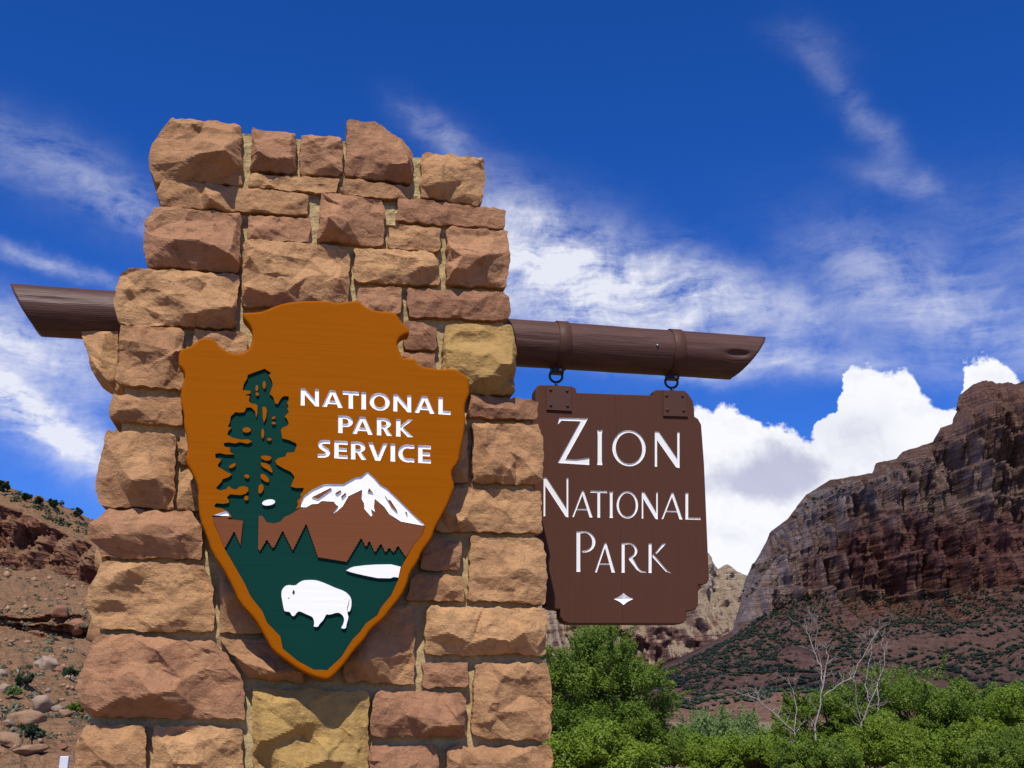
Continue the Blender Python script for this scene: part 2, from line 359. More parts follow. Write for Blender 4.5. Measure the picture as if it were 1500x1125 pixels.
def resample(poly, n_):
    p = np.array(poly, float); seg = np.hypot(*np.diff(p, axis=0).T); s = np.concatenate([[0], np.cumsum(seg)])
    t = np.linspace(0, s[-1], n_); return np.stack([np.interp(t, s, p[:, 0]), np.interp(t, s, p[:, 1])], -1)
def stone_mesh(sides, seed, res=0.0062, bulge=1.0, back=0.10, deep_left=0.0, style=None):
    """sides: top (L->R), right (T->B), bottom (L->R), left (T->B) polylines in (u,v) metres -> rock-faced block, local x/z plane, front towards -y"""
    r = np.random.RandomState(seed); style = style or {}
    W = 0.5 * (np.hypot(*(np.array(sides[0][-1]) - sides[0][0])) + np.hypot(*(np.array(sides[2][-1]) - sides[2][0])))
    H = 0.5 * (np.hypot(*(np.array(sides[1][-1]) - sides[1][0])) + np.hypot(*(np.array(sides[3][-1]) - sides[3][0])))
    nu = int(np.clip(W / res, 8, 150)); nv = int(np.clip(H / res, 6, 120))
    T, R, B, L = resample(sides[0], nu), resample(sides[1], nv), resample(sides[2], nu), resample(sides[3], nv)
    u = np.linspace(0, 1, nu)[:, None, None]; v = np.linspace(0, 1, nv)[None, :, None]
    C = (1 - v) * T[:, None] + v * B[:, None] + (1 - u) * L[None] + u * R[None] - ((1 - u) * (1 - v) * T[0] + u * (1 - v) * T[-1] + (1 - u) * v * B[0] + u * v * B[-1])
    x, z = C[..., 0], C[..., 1]; U = u[..., 0] + 0 * v[..., 0]; V = v[..., 0] + 0 * u[..., 0]
    ox, oz = r.rand(2) * 200
    dl, dr, dt, db = U * W, (1 - U) * W, V * H, (1 - V) * H
    edge = np.minimum(np.minimum(dl, dr), np.minimum(dt, db))
    # ragged edge line and rounded corners (inside the joint)
    j = 0.0055 * np.exp(-edge / 0.03); x = x + j * fbm(x * 24 + ox, z * 24 + oz, 3); z = z + j * 1.2 * fbm(x * 24 + oz, z * 24 - ox, 3)
    rc = min(0.007, 0.06 * H) * (0.2 + 1.6 * r.rand(4))
    cu, cv = 0.5 * (x.min() + x.max()), 0.5 * (z.min() + z.max())
    for k_, (a, b_) in enumerate(((dl, dt), (dr, dt), (dl, db), (dr, db))):
        q = np.clip(1 - (a + b_) / (rc[k_] * 2.0), 0, 1) ** 2 * rc[k_] * 0.55
        sgx = 1 if k_ % 2 == 0 else -1; sgz = -1 if k_ < 2 else 1
        x = x + sgx * q; z = z + sgz * q
    # rough-split face: planes pitched in from the four edges, proud broken facets, scoops, fine breakage
    fade = np.clip(edge / 0.03, 0, 1)
    w1 = fbm(x * 6 + ox, z * 8 + oz, 3, 0.45) * 0.030 * fade; w2 = fbm(x * 6 + oz, z * 7 - oz, 3, 0.45) * 0.040 * fade
    hB = min(0.092, 0.36 * H) * bulge * (0.8 + 0.4 * r.rand())
    gt = style.get('gt', 0.22 + 0.25 * r.rand()) + 0.06; gb = style.get('gb', 0.5 + 0.55 * r.rand()) + 0.35; gs = 2.0 + 3.0 * r.rand(2)
    gl = style.get('gl', gs[0]); grr = style.get('gr', gs[1])
    cap = hB + (x - cu) * (r.rand() - 0.5) * 0.25 + (z - cv) * (-0.1 - 0.3 * r.rand()) + w2 * 0.4
    planes = [gt * (dt + w1) + 0.022, (gb + 0.3) * (db + w2) + 0.016, gl * (dl + 0.6 * w2) + 0.022, grr * (dr + 0.6 * w1) + 0.022, cap]
    for _ in range(1 + int(W * H * 12)):                           # large broken facets
        a = r.rand() * 2 * pi; c0u = x.min() + r.rand() * (x.max() - x.min()); c0v = z.min() + r.rand() * (z.max() - z.min())
        dd = np.cos(a) * (x - c0u + 0.7 * w1) + np.sin(a) * (z - c0v + 0.7 * w2)
        planes.append(hB * (0.75 + 0.35 * r.rand()) - (0.15 + 0.5 * r.rand()) * dd)
    h = planes[0]
    for p_ in planes[1:]: h = np.minimum(h, p_)
    h = np.maximum(h, 0.015 + 0.2 * np.minimum(edge, 0.05))
    # split surface: flat triangular breaks between random points, coarse then fine
    pu, pv = dl[:, :1] * 1.0 + 0 * dl, V * H
    pu = U * W
    def shards(space, amp, hh, wl):
        npt = int(np.clip(W * H / space ** 2, 5, 900)); st_ = max(1, int(space / W * (nu - 1))); sv = max(1, int(space / H * (nv - 1)))
        ids = {(0, 0), (0, nv - 1), (nu - 1, 0), (nu - 1, nv - 1)}
        for i in range(0, nu, st_): ids |= {(i, 0), (i, nv - 1)}
        for j_ in range(0, nv, sv): ids |= {(0, j_), (nu - 1, j_)}
        for _ in range(npt): ids.add((int(r.randint(1, max(2, nu - 1))), int(r.randint(1, max(2, nv - 1)))))
        ids = sorted(ids); I = np.array([q[0] for q in ids]); J = np.array([q[1] for q in ids])
        P_ = np.stack([pu[I, J], pv[I, J]], -1); ed = np.minimum(1.0, 0.25 + edge[I, J] / 0.03)
        xi_, zi_ = x[I, J], z[I, J]
        val = hh[I, J] + amp * ed * (1.5 * fbm(xi_ / wl + oz, zi_ / (wl * .8) + ox, 2, 0.5) + 0.3 * r.normal(size=len(ids)))
        tri = delaunay_2d_cdt([Vector(q) for q in P_.tolist()], [], [], 0, 1e-7); VV = np.array([tuple(q) for q in tri[0]]); TT = tri[2]
        vmap = np.array([o_[0] if len(o_) else 0 for o_ in tri[3]]); out = np.full((nu, nv), np.nan)
        du, dv = W / (nu - 1), H / (nv - 1)
        for t in TT:
            (x1, y1), (x2, y2), (x3, y3) = VV[t[0]], VV[t[1]], VV[t[2]]; det = (y2 - y3) * (x1 - x3) + (x3 - x2) * (y1 - y3)
            if abs(det) < 1e-12: continue
            i0, i1 = int(min(x1, x2, x3) / du), int(max(x1, x2, x3) / du) + 2; j0, j1 = int(min(y1, y2, y3) / dv), int(max(y1, y2, y3) / dv) + 2
            A, B_ = pu[i0:i1, j0:j1], pv[i0:i1, j0:j1]
            l1 = ((y2 - y3) * (A - x3) + (x3 - x2) * (B_ - y3)) / det; l2 = ((y3 - y1) * (A - x3) + (x1 - x3) * (B_ - y3)) / det; l3 = 1 - l1 - l2
            m_ = (l1 > -1e-6) & (l2 > -1e-6) & (l3 > -1e-6); q = l1 * val[vmap[t[0]]] + l2 * val[vmap[t[1]]] + l3 * val[vmap[t[2]]]
            sub = out[i0:i1, j0:j1]; sub[m_] = q[m_]
        return np.where(np.isnan(out), hh, out)
    if res < 0.01:
        h = shards(0.052, 0.0185 * min(1.0, H / 0.15), h, 0.15)
        h = h + shards(0.021, 0.0036, h * 0, 0.055)
    for _ in range(int(r.rand() * 1.8 + W * H * 5)):                  # shell-shaped breaks
        c0u = x.min() + (0.1 + 0.8 * r.rand()) * (x.max() - x.min()); c0v = z.min() + (0.15 + 0.6 * r.rand()) * (z.max() - z.min())
        Rr = (0.035 + 0.05 * r.rand()) * min(1.4, max(0.5, H / 0.2)); asp = 1.3 + 1.6 * r.rand(); ta = (r.rand() - .5) * 1.0
        px_ = (x - c0u) * cos(ta) + (z - c0v) * sin(ta); pz_ = -(x - c0u) * sin(ta) + (z - c0v) * cos(ta)
        rr = np.sqrt((px_ / asp + w1 * 0.9) ** 2 + (pz_ + w2 * 0.9) ** 2) / Rr
        dep = np.clip(1 - rr ** 2, 0, 1) * Rr * (0.14 + 0.2 * r.rand())
        dep *= np.clip(0.45 + 0.9 * pz_ / Rr, 0, 1)           # sharp lip above, running out below
        h = h - dep * fade
    h = np.maximum(h, 0.006)
    bed = perlin(x * 2 + ox, z * 60 + 0.8 * fbm(x * 9, z * 9, 2) + oz)
    h = h + 0.0008 * fbm(x * 60 + ox, z * 80 + oz, 3, 0.6) + 0.0008 * bed
    y = -h
    verts = np.stack([x, y, z], -1).reshape(-1, 3); faces = grid_faces(nu, nv)
    # sides: ring of the boundary pushed back
    idx = np.arange(nu * nv).reshape(nu, nv)
    ring = np.concatenate([idx[:, 0], idx[-1, 1:], idx[-2::-1, -1], idx[0, -2:0:-1]])
    rf = verts[ring].copy(); rv = rf.copy(); rv[:, 1] = back
    cc = np.array([cu, 0, cv]); rv = cc + (rv - cc) * np.array([0.985, 1, 0.985]) + np.array([0, 0, 0])
    nb = len(verts); m_ = len(ring); a = np.arange(m_); bb = (a + 1) % m_
    sf = np.stack([nb + m_ + a, nb + m_ + bb, nb + bb, nb + a], -1)
    verts = np.concatenate([verts, rv, rf, [[cu, back, cv]]]); ctr = len(verts) - 1
    bf = np.stack([nb + a, nb + bb, np.full(m_, ctr), np.full(m_, ctr)], -1)
    verts[:, 0] -= cu; verts[:, 2] -= cv
    allf = np.concatenate([faces, sf])
    me = bpy.data.meshes.new('stone'); tri = [tuple(f[:3]) for f in bf]
    nq = len(allf); fl = np.concatenate([allf.ravel(), np.array(tri).ravel()]).astype(np.int32)
    me.vertices.add(len(verts)); me.vertices.foreach_set('co', verts.astype(np.float32).ravel())
    me.loops.add(len(fl)); me.loops.foreach_set('vertex_index', fl)
    me.polygons.add(nq + m_)
    ls = np.concatenate([np.arange(nq) * 4, nq * 4 + np.arange(m_) * 3]).astype(np.int32); lt = np.concatenate([np.full(nq, 4), np.full(m_, 3)]).astype(np.int32)
    me.polygons.foreach_set('loop_start', ls); me.polygons.foreach_set('loop_total', lt)
    sm = np.zeros(nq + m_, bool); sm[:len(faces)] = res > 0.01; me.polygons.foreach_set('use_smooth', sm)
    me.update(calc_edges=True); me.flip_normals()
    return me, (cu, cv)

def split_sides(pts_, c):
    """closed clockwise polygon, indices of TL, TR, BR, BL corners"""
    n_ = len(pts_)
    def run(a, b_):
        out = [pts_[a]]; i = a
        while i != b_: i = (i + 1) % n_; out.append(pts_[i])
        return out
    top = run(c[0], c[1]); right = run(c[1], c[2]); bot = run(c[2], c[3])[::-1]; left = run(c[3], c[0])[::-1]
    return top, right, bot, left

T_, R_, G_ = 'stone_tan', 'stone_red', 'stone_gold'
Q = (0, 1, 2, 3)
# photo-pixel outlines of the blocks (clockwise from top left), corner indices, colour, style
STONES = [
 ([(250,176),(355,187),(355,275),(228,270),(217,240),(224,215)], Q, T_, dict(gl=0.35, gt=0.5, B=1.5)),
 ([(371,192),(434,200),(432,258),(367,252)], Q, R_, {}), ([(441,199),(502,206),(500,262),(438,258)], Q, R_, {}),
 ([(508,181),(548,182),(585,207),(604,226),(604,271),(505,261)], (0,3,4,5), R_, {}), ([(617,226),(707,235),(710,262),(705,303),(614,291)], (0,1,3,4), T_, dict(gt=0.35, gb=0.9)),
 ([(365,258),(495,264),(492,286),(364,277)], Q, T_, {}), ([(502,264),(604,276),(601,295),(499,287)], Q, T_, {}),
 ([(238,266),(453,287),(450,318),(236,305),(230,285)], Q, T_, dict(B=1.5, gt=0.6)), ([(232,305),(354,318),(352,402),(213,391),(211,330)], Q, R_, dict(gl=0.4)),
 ([(364,319),(455,322),(454,357),(362,355)], Q, R_, {}), ([(470,285),(563,297),(562,362),(465,357)], Q, R_, dict(gt=0.3, gb=0.8)),
 ([(583,292),(740,310),(738,339),(578,325)], Q, R_, dict(gb=0.9)), ([(570,331),(645,336),(644,371),(569,367)], Q, T_, {}),
 ([(654,336),(742,341),(746,386),(740,424),(652,418)], (0,1,3,4), R_, {}), ([(358,354),(490,362),(512,373),(511,446),(353,452)], (0,2,3,4), T_, dict(gb=0.6)),
 ([(519,366),(630,372),(643,385),(643,421),(519,415)], (0,1,3,4), T_, {}), ([(522,422),(588,424),(588,463),(521,458)], Q, R_, {}),
 ([(596,425),(741,431),(748,457),(743,471),(597,465)], (0,1,3,4), R_, dict(gb=0.8)), ([(191,395),(351,404),(347,484),(172,476),(167,440),(175,405)], Q, T_, dict(gl=0.5)),
 ([(176,479),(271,484),(270,573),(170,565)], Q, T_, dict(gb=0.55)), ([(283,486),(362,489),(365,528),(281,525)], Q, T_, {}),
 ([(166,581),(268,586),(268,625),(161,617)], Q, T_, {}), ([(159,632),(259,638),(256,746),(150,745),(140,708),(150,668)], Q, T_, dict(gt=0.25, gb=0.7, gl=0.5)),
 ([(263,640),(292,642),(292,683),(261,681)], Q, T_, {}), ([(263,690),(304,690),(304,748),(260,747)], Q, T_, {}),
 ([(160,747),(282,751),(296,772),(298,820),(152,817),(133,790),(130,772)], (0,1,3,4), R_, dict(gl=0.4, gt=0.3)), ([(150,822),(299,829),(313,862),(313,925),(140,924),(126,880)], (0,1,3,4), T_, dict(gl=0.4, gt=0.35, gb=0.7)),
 ([(141,929),(230,932),(280,939),(315,937),(358,996),(359,1054),(131,1050),(112,1008)], (0,3,5,6), R_, dict(gt=0.45, gb=0.7, gl=0.4)), ([(321,935),(445,940),(445,1000),(366,995)], Q, T_, {}),
 ([(124,1061),(215,1062),(215,1150),(108,1150),(112,1099)], Q, T_, {}), ([(226,1062),(354,1067),(358,1150),(222,1150)], Q, T_, {}),
 ([(371,1008),(541,1012),(537,1150),(370,1150)], Q, G_, dict(gt=0.25)), ([(550,1012),(680,1015),(681,1080),(540,1079)], Q, R_, dict(gt=0.35, gb=0.8)),
 ([(618,971),(684,970),(684,1007),(618,1007)], Q, R_, {}), ([(695,972),(802,972),(807,1030),(806,1087),(689,1079)], (0,1,3,4), T_, dict(gt=0.3, gb=0.7)),
 ([(541,1092),(641,1090),(641,1160),(541,1160)], Q, R_, {}), ([(653,1094),(807,1092),(811,1160),(652,1160)], Q, T_, {}),
 ([(624,889),(798,892),(799,960),(621,959)], Q, T_, dict(gt=0.28, gb=0.75)), ([(515,885),(605,886),(607,1003),(500,997)], Q, T_, {}),
 ([(688,785),(795,790),(801,845),(796,886),(684,879)], (0,1,3,4), T_, dict(gt=0.3, gb=0.65)), ([(652,716),(791,720),(793,782),(636,779)], Q, T_, {}),
 ([(625,786),(675,792),(673,837),(612,835)], Q, R_, {}), ([(606,842),(677,845),(679,881),(593,879)], Q, T_, {}),
 ([(690,622),(789,622),(795,660),(792,711),(692,708)], (0,1,3,4), T_, dict(gt=0.3, gb=0.6)), ([(645,630),(683,632),(685,708),(640,708)], Q, T_, {}),
 ([(689,581),(787,588),(787,616),(683,612)], Q, R_, {}), ([(650,480),(680,478),(748,480),(755,515),(752,581),(643,577)], (0,2,4,5), G_, dict(gt=0.3)),
 ([(594,473),(620,474),(640,484),(640,515),(588,511)], (0,2,3,4), R_, {}), ([(589,518),(638,521),(636,566),(586,563)], Q, R_, {}),
]
# hidden behind the arrowhead board but there when seen from the side
STONES += [([(300,532),(430,532),(430,600),(300,600)], Q, T_, {}), ([(440,470),(575,470),(575,560),(440,560)], Q, R_, {}), ([(300,610),(420,610),(420,700),(305,700)], Q, R_, {}),
 ([(440,570),(575,570),(575,690),(430,690)], Q, T_, {}), ([(315,712),(450,712),(450,820),(318,820)], Q, T_, {}), ([(462,700),(630,700),(610,820),(462,820)], Q, R_, {}),
 ([(322,830),(440,830),(440,928),(322,928)], Q, T_, {}), ([(450,830),(590,832),(590,875),(450,875)], Q, T_, {}), ([(450,885),(505,885),(492,998),(455,998)], Q, R_, {}), ([(586,575),(636,577),(632,690),(586,690)], Q, T_, {})]
CMAP = {T_: M['stone_tan'], R_: M['stone_red'], G_: M['stone_gold']}
for i, (pg, c, colr, stl) in enumerate(STONES):
    uv = offset([loc2(*p) for p in pg], 0.0004)
    me, (cu, cv) = stone_mesh(split_sides(uv, c), 100 + i, bulge=stl.get('B', 1.0), style=stl, res=0.0052 if i < 49 else 0.012, back=0.16 if i < 49 else 0.08)
    obj('stone', me, CMAP[colr], pillar, (cu, 0, cv))

# left corbel block under the log, and plain courses: sides, back, foot of the pillar
uv = [loc2(x, y, -0.30) for (x, y) in [(120,487),(175,487),(175,576),(160,569),(138,553)]]
me, (cu, cv) = stone_mesh(split_sides(uv, (0,1,2,4)), 777, style=dict(gl=0.3, gb=0.5, gt=0.5)); obj('stone', me, M['stone_tan'], pillar, (cu, 0.30, cv))
def left_edge(v): return float(np.interp(v, LV, LU))
def right_edge(v): return float(np.interp(v, RV, RU))
Lp = [loc2(x + 9, y) for (x, y) in [(118,1140),(122,1060),(124,1010),(140,925),(134,880),(152,820),(140,780),(160,745),(150,700),(168,630),(172,580),(178,478),(182,404),(183,400),(220,397),(222,330),(232,300),(230,240),(246,200)]]
Rp = [loc2(x - 9, y) for (x, y) in [(806,1140),(802,1000),(798,900),(794,800),(790,700),(787,592),(786,588),(752,586),(748,480),(742,430),(742,340),(739,312),(738,309),(706,306),(706,240),(704,236)]]
LV, LU = zip(*sorted((v, u) for u, v in Lp)); RV, RU = zip(*sorted((v, u) for u, v in Rp))
LV, LU, RV, RU = map(list, (LV, LU, RV, RU))
DEP = 0.74
vbot = loc2(480, 1150)[1]; vtop = loc2(480, 205)[1]
# mortar core
nz, nx = 300, 150; vv = np.linspace(0.0, loc2(480, 268)[1], nz); lu = np.interp(vv, LV, LU); ru = np.interp(vv, RV, RU)
t = np.linspace(0, 1, nx)[None]; Xc = lu[:, None] * (1 - t) + ru[:, None] * t; Zc = vv[:, None] + 0 * t
Yc = 0.016 + 0.007 * fbm(Xc * 9, Zc * 9, 3) + 0.004 * fbm(Xc * 40, Zc * 40, 3)
fr = np.stack([Xc, Yc, Zc], -1).reshape(-1, 3); bk = fr.copy(); bk[:, 1] = DEP - 0.03
idx = np.arange(nz * nx).reshape(nz, nx); ring = np.concatenate([idx[0], idx[1:, -1], idx[-1, -2::-1], idx[-2:0:-1, 0]])
nb = nz * nx; a = np.arange(len(ring)); ringb = nb + ring
fcs = np.concatenate([grid_faces(nz, nx), grid_faces(nz, nx, nb), np.stack([ring[a], ring[(a + 1) % len(a)], ringb[(a + 1) % len(a)], ringb[a]], -1)])
obj('mortar', mesh_np('mortar', np.concatenate([fr, bk]), fcs), M['mortar'], pillar, smooth=False)
mt = MB()
for (x0, x1, ya, yb) in ((352, 374, 194, 280), (432, 443, 202, 268), (499, 511, 206, 300), (602, 619, 229, 300), (451, 472, 290, 362), (559, 584, 299, 330)):
    (ua, va), (ub, vb) = loc2(x0, ya), loc2(x1, yb); mt.box(((ua + ub) / 2, 0.3, (va + vb) / 2), (abs(ub - ua), 0.585, abs(va - vb)))
    # lumpy pointing on the joint face
    n1, n2 = max(4, int(abs(ub - ua) / 0.008)), int(abs(va - vb) / 0.008)
    gu = np.linspace(ua, ub, n1)[:, None] + np.zeros((1, n2)); gv = np.linspace(vb, va, n2)[None] + np.zeros((n1, 1))
    gy = 0.006 + 0.005 * fbm(gu * 30, gv * 30, 3)
    mt.add(np.stack([gu, gy, gv], -1).reshape(-1, 3), grid_faces(n1, n2).tolist())
mt.build('mortar_joint', M['mortar'], pillar)
tp = MB()   # rubble-filled top behind the coping blocks
(ua, va), (ub, vb) = loc2(245, 215), loc2(700, 270); tp.box(((ua + ub) / 2, 0.40, (va + vb) / 2 - 0.04), (ub - ua, 0.50, va - vb - 0.02)); tp.build('mortar_fill', M['mortar'], pillar)

def course_stone(side, a0, a1, v0, v1, seed, colr):
    """plain block on another side: side 'front' uses u range, 'left'/'right' use depth range, 'back' uses u range"""
    W, H = a1 - a0, v1 - v0
    me, (cu, cv) = stone_mesh(([(0, H), (W, H)], [(W, H), (W, 0)], [(0, 0), (W, 0)], [(0, H), (0, 0)]), seed, res=0.022, back=0.08)
    o = obj('stone', me, CMAP[colr], pillar); vc = (v0 + v1) / 2; am = (a0 + a1) / 2
    if side == 'front': o.location = (am, 0, vc)
    elif side == 'left': o.location = (left_edge(vc) + 0.012, am, vc); o.rotation_euler = (0, 0, -pi / 2)
    elif side == 'right': o.location = (right_edge(vc) - 0.012, am, vc); o.rotation_euler = (0, 0, pi / 2)
    else: o.location = (am, DEP - 0.03, vc); o.rotation_euler = (0, 0, pi)
rr = random.Random(3); sd = 2000
v = 0.02
while v < vbot - 0.1:                                               # foot of the pillar, below the picture
    h = 0.20 + 0.05 * rr.random(); h = min(h, vbot - 0.01 - v); u0 = left_edge(v) - 0.012
    ue = right_edge(v) + 0.012
    while u0 < ue - 0.12:
        w_ = min(0.28 + 0.2 * rr.random(), ue - u0)
        if ue - u0 - w_ < 0.14: w_ = ue - u0
        course_stone('front', u0, u0 + w_ - 0.022, v, v + h - 0.022, sd, rr.choice([T_, R_, T_])); sd += 1; u0 += w_
    v += h
v = 0.02
while v < vtop - 0.15:
    h = 0.19 + 0.07 * rr.random(); beam_gap = abs(v + h / 2 - loc2(750, 500, -0.3)[1]) < 0.20
    for side in ('left', 'right', 'back'):
        if side == 'back': a0, ae = left_edge(v + h / 2), right_edge(v + h / 2)
        else: a0, ae = 0.18, DEP - 0.03
        if beam_gap and side != 'back': continue
        while a0 < ae - 0.1:
            w_ = min(0.24 + 0.22 * rr.random(), ae - a0)
            if ae - a0 - w_ < 0.12: w_ = ae - a0
            course_stone(side, a0, a0 + w_ - 0.02, v, v + h - 0.02, sd, rr.choice([T_, R_, T_])); sd += 1; a0 += w_
    v += h

# ------------------------------------------------------------------ flat-outline helpers (local x/z plane, front towards -y)
def dense(lp, rounds=1):
    """soften a traced outline (Chaikin corner cutting)"""
    for _ in range(rounds):
        o = []
        for i in range(len(lp)):
            p, q = lp[i], lp[(i + 1) % len(lp)]
            o += [(0.75 * p[0] + 0.25 * q[0], 0.75 * p[1] + 0.25 * q[1]), (0.25 * p[0] + 0.75 * q[0], 0.25 * p[1] + 0.75 * q[1])]
        lp = o
    return lp
def fill(mb, loops, y):
    vs_ = [(p[0], y, p[1]) for lp in loops for p in lp]
    tri = tessellate_polygon([[Vector((p[0], p[1], 0)) for p in lp] for lp in loops])
    mb.add(vs_, [tuple(t) for t in tri])
def wall(mb, lp, y0, y1, lp2=None, smooth=False):
    lp2 = lp2 or lp; n_ = len(lp)
    mb.add([(p[0], y0, p[1]) for p in lp] + [(p[0], y1, p[1]) for p in lp2], [(i, (i + 1) % n_, n_ + (i + 1) % n_, n_ + i) for i in range(n_)], smooth)
def px(lp, off): return [loc2(x, y, off) for (x, y) in lp]
def ell(cx_, cy_, rx, ry, rot=0.0, n_=18):
    c, s = cos(radians(rot)), sin(radians(rot))
    return [(cx_ + rx * cos(t) * c - ry * sin(t) * s, cy_ + rx * cos(t) * s + ry * sin(t) * c) for t in (2 * pi * i / n_ for i in range(n_))]
def slab(mb, outline, holes, yf, yb, bev):
    """board with a rounded front arris; holes are cut in the front face only"""
    prof = [(0.0, bev), (bev * 0.12, bev * 0.5), (bev * 0.45, bev * 0.14), (bev, 0.0)]
    rings = [(outline, yb)] + [(offset(outline, i_), yf + d_) for (i_, d_) in prof]
    for (a_, ya), (b_, yb2) in zip(rings[:-1], rings[1:]): wall(mb, a_, ya, yb2, b_)
    fill(mb, [rings[-1][0]] + holes, yf); fill(mb, [outline], yb)
def carve(mb, loops, yf, depth, inset):
    """cut recess: sloping walls from the board face down to a floor; loops[0] outer, the rest islands"""
    fl = [offset(loops[0], inset)] + [offset(l, -inset) for l in loops[1:]]
    for a_, b_ in zip(loops, fl): wall(mb, a_, yf, yf + depth, b_)
    fill(mb, fl, yf + depth)

# ------------------------------------------------------------------ letter outlines
def arc(cx_, cy_, rx, ry, a0, a1, n_=14): return [(cx_ + rx * cos(radians(a0 + (a1 - a0) * i / n_)), cy_ + ry * sin(radians(a0 + (a1 - a0) * i / n_))) for i in range(n_ + 1)]
def stroke(path, widths):
    L, R = [], []
    for i, p in enumerate(path):
        a, b_ = Vector(path[max(0, i - 1)]), Vector(path[min(len(path) - 1, i + 1)]); t = (b_ - a).normalized(); n_ = Vector((-t.y, t.x)); w_ = widths[i] / 2 if hasattr(widths, '__len__') else widths / 2
        L.append(tuple(Vector(p) + n_ * w_)); R.append(tuple(Vector(p) - n_ * w_))
    return L + R[::-1]
def glyph(ch, w, h, s, t, thin=False):
    if ch == 'I':
        if thin: f = 0.16 * s; return [[(-f, 0), (s + f, 0), (s, .12 * h), (s, .88 * h), (s + f, h), (s / 2, h * .975), (-f, h), (0, .88 * h), (0, .12 * h)]]
        return [[(0, 0), (w, 0), (w, h), (0, h)]]
    if ch == 'N':
        a = .55 * s if thin else .9 * s; dgl = 1.15 * s
        return [[(0, 0), (a, 0), (a, h - dgl * h / (w + dgl) * 1.15 - (0.10 if not thin else 0.06) * h), (w - dgl * .72, 0), (w, -(0.02 * h if thin else 0)), (w, h), (w - a, h), (w - a, dgl * h / (w + dgl) * 1.15 + (0.10 if not thin else 0.06) * h), (dgl * .8, h), (0, h)]]
    if ch == 'A':
        lg, rg = (.62 * s, 1.1 * s) if thin else (s, s)
        ap = (w * .5 - .12 * s, w * .5 + (.5 if thin else .55) * s) if thin else (w / 2 - .58 * s, w / 2 + .58 * s)
        ix = lambda y: lg + (w * .5 - lg) * y / (h * (.86 if thin else .80)); jx = lambda y: (w - rg) + (w * .5 - (w - rg)) * y / (h * (.86 if thin else .80))
        y0 = (.26 if thin else .19) * h; y1 = y0 + t * (.7 if thin else .9)
        return [[(0, 0), (lg, 0), (ix(y0), y0), (jx(y0), y0), (w - rg, 0), (w, 0), (ap[1], h), (ap[0], h)], [(ix(y1), y1), (jx(y1), y1), (w * .5, (.84 if thin else .76) * h)]]
    if ch == 'T': return [[(w / 2 - s / 2, 0), (w / 2 + s / 2, 0), (w / 2 + s / 2, h - t), (w, h - t * 1.05), (w, h), (0, h), (0, h - t * 1.05), (w / 2 - s / 2, h - t)]]
    if ch == 'L': return [[(0, 0), (w, 0), (w, t), (s, t), (s, h), (0, h)]]
    if ch == 'E': return [[(0, 0), (w, 0), (w, t), (s, t), (s, h * .5 - t * .5), (w * .93, h * .5 - t * .5), (w * .93, h * .5 + t * .5), (s, h * .5 + t * .5), (s, h - t), (w, h - t), (w, h), (0, h)]]
    if ch == 'O':
        sx_ = s * (.85 if thin else 1.0)
        return [arc(w / 2, h / 2, w / 2, h / 2 * 1.02, 0, 351, 39), arc(w / 2, h / 2, w / 2 - sx_, h / 2 - t * .8, 0, 351, 39)]
    if ch == 'Z': return [[(0, 0), (w, -.03 * h), (w, .13 * h), (.6 * w, .06 * h + t * .4), (.25 * w, .03 * h + t), (w * .96, h * 1.0), (.05 * w, h), (0, h * .85), (.12 * w, h - t), (w * .72, h - t * 1.1)]]
    if ch == 'P':
        if thin:
            o = arc(w * .42, h * .74, w * .58, h * .26, 90, -105, 22); i_ = arc(w * .42, h * .745, w * .58 - s * .85, h * .255 - t * .75, -100, 90, 22)
            return [[(0, 0), (s, 0), (s, h - t)] + i_[::-1] + o[::-1][0:] + [(0, h)]]
        return [[(0, 0), (s, 0), (s, .36 * h)] + arc(w * .5, .68 * h, w * .5, .32 * h, -90, 90) + [(0, h)], [(s, .36 * h + t * .85)] + arc(w * .48, .68 * h, w * .52 - s, .32 * h - t * .85, -90, 90) + [(s, h - t * .85)]]
    if ch == 'R':
        if thin:
            o = arc(w * .28, h * .74, w * .36, h * .26, -62, 90, 18); i_ = arc(w * .28, h * .745, w * .36 - s * .8, h * .255 - t * .7, 90, -80, 18)
            return [[(0, 0), (s, 0), (s, h - t)] + i_ + [(w * .28, h * .46), (w * .62, h * .10), (w * .8, h * .01), (w, 0), (w, t * .5), (w * .82, h * .06), (w * .68, h * .16), (w * .45, h * .50)] + o + [(0, h)]]
        return [[(0, 0), (s, 0), (s, .40 * h), (w * .40, .40 * h), (w - 1.12 * s, 0), (w, 0), (w * .66, .43 * h)] + arc(w * .45, .70 * h, w * .47, .30 * h, -62, 90) + [(0, h)], [(s, .40 * h + t * .85)] + arc(w * .45, .70 * h, w * .47 - s, .30 * h - t * .85, -90, 90) + [(s, h - t * .85)]]
    if ch == 'K':
        if thin: return [[(0, 0), (s, 0), (s, h), (0, h)], [(s * 1.25, .54 * h), (w * .78, .05 * h), (w, -.01 * h), (w, .015 * h), (w * .85, .07 * h), (s * 1.35, .66 * h)], [(w * .30, .67 * h), (w * .36, .65 * h), (w * .8, h), (w * .62, h * .985)]]
        return [[(0, 0), (s, 0), (s, .40 * h), (w - 1.25 * s, 0), (w, 0), (s * 1.55, .54 * h), (w * .99, h), (w - 1.15 * s, h), (s, .60 * h), (s, h), (0, h)]]
    if ch == 'V': return [[(0, h), (s * 1.05, h), (w / 2, .27 * h), (w - s * .95, h), (w, h), (w / 2 + .55 * s, 0), (w / 2 - .55 * s, 0)][::-1]]
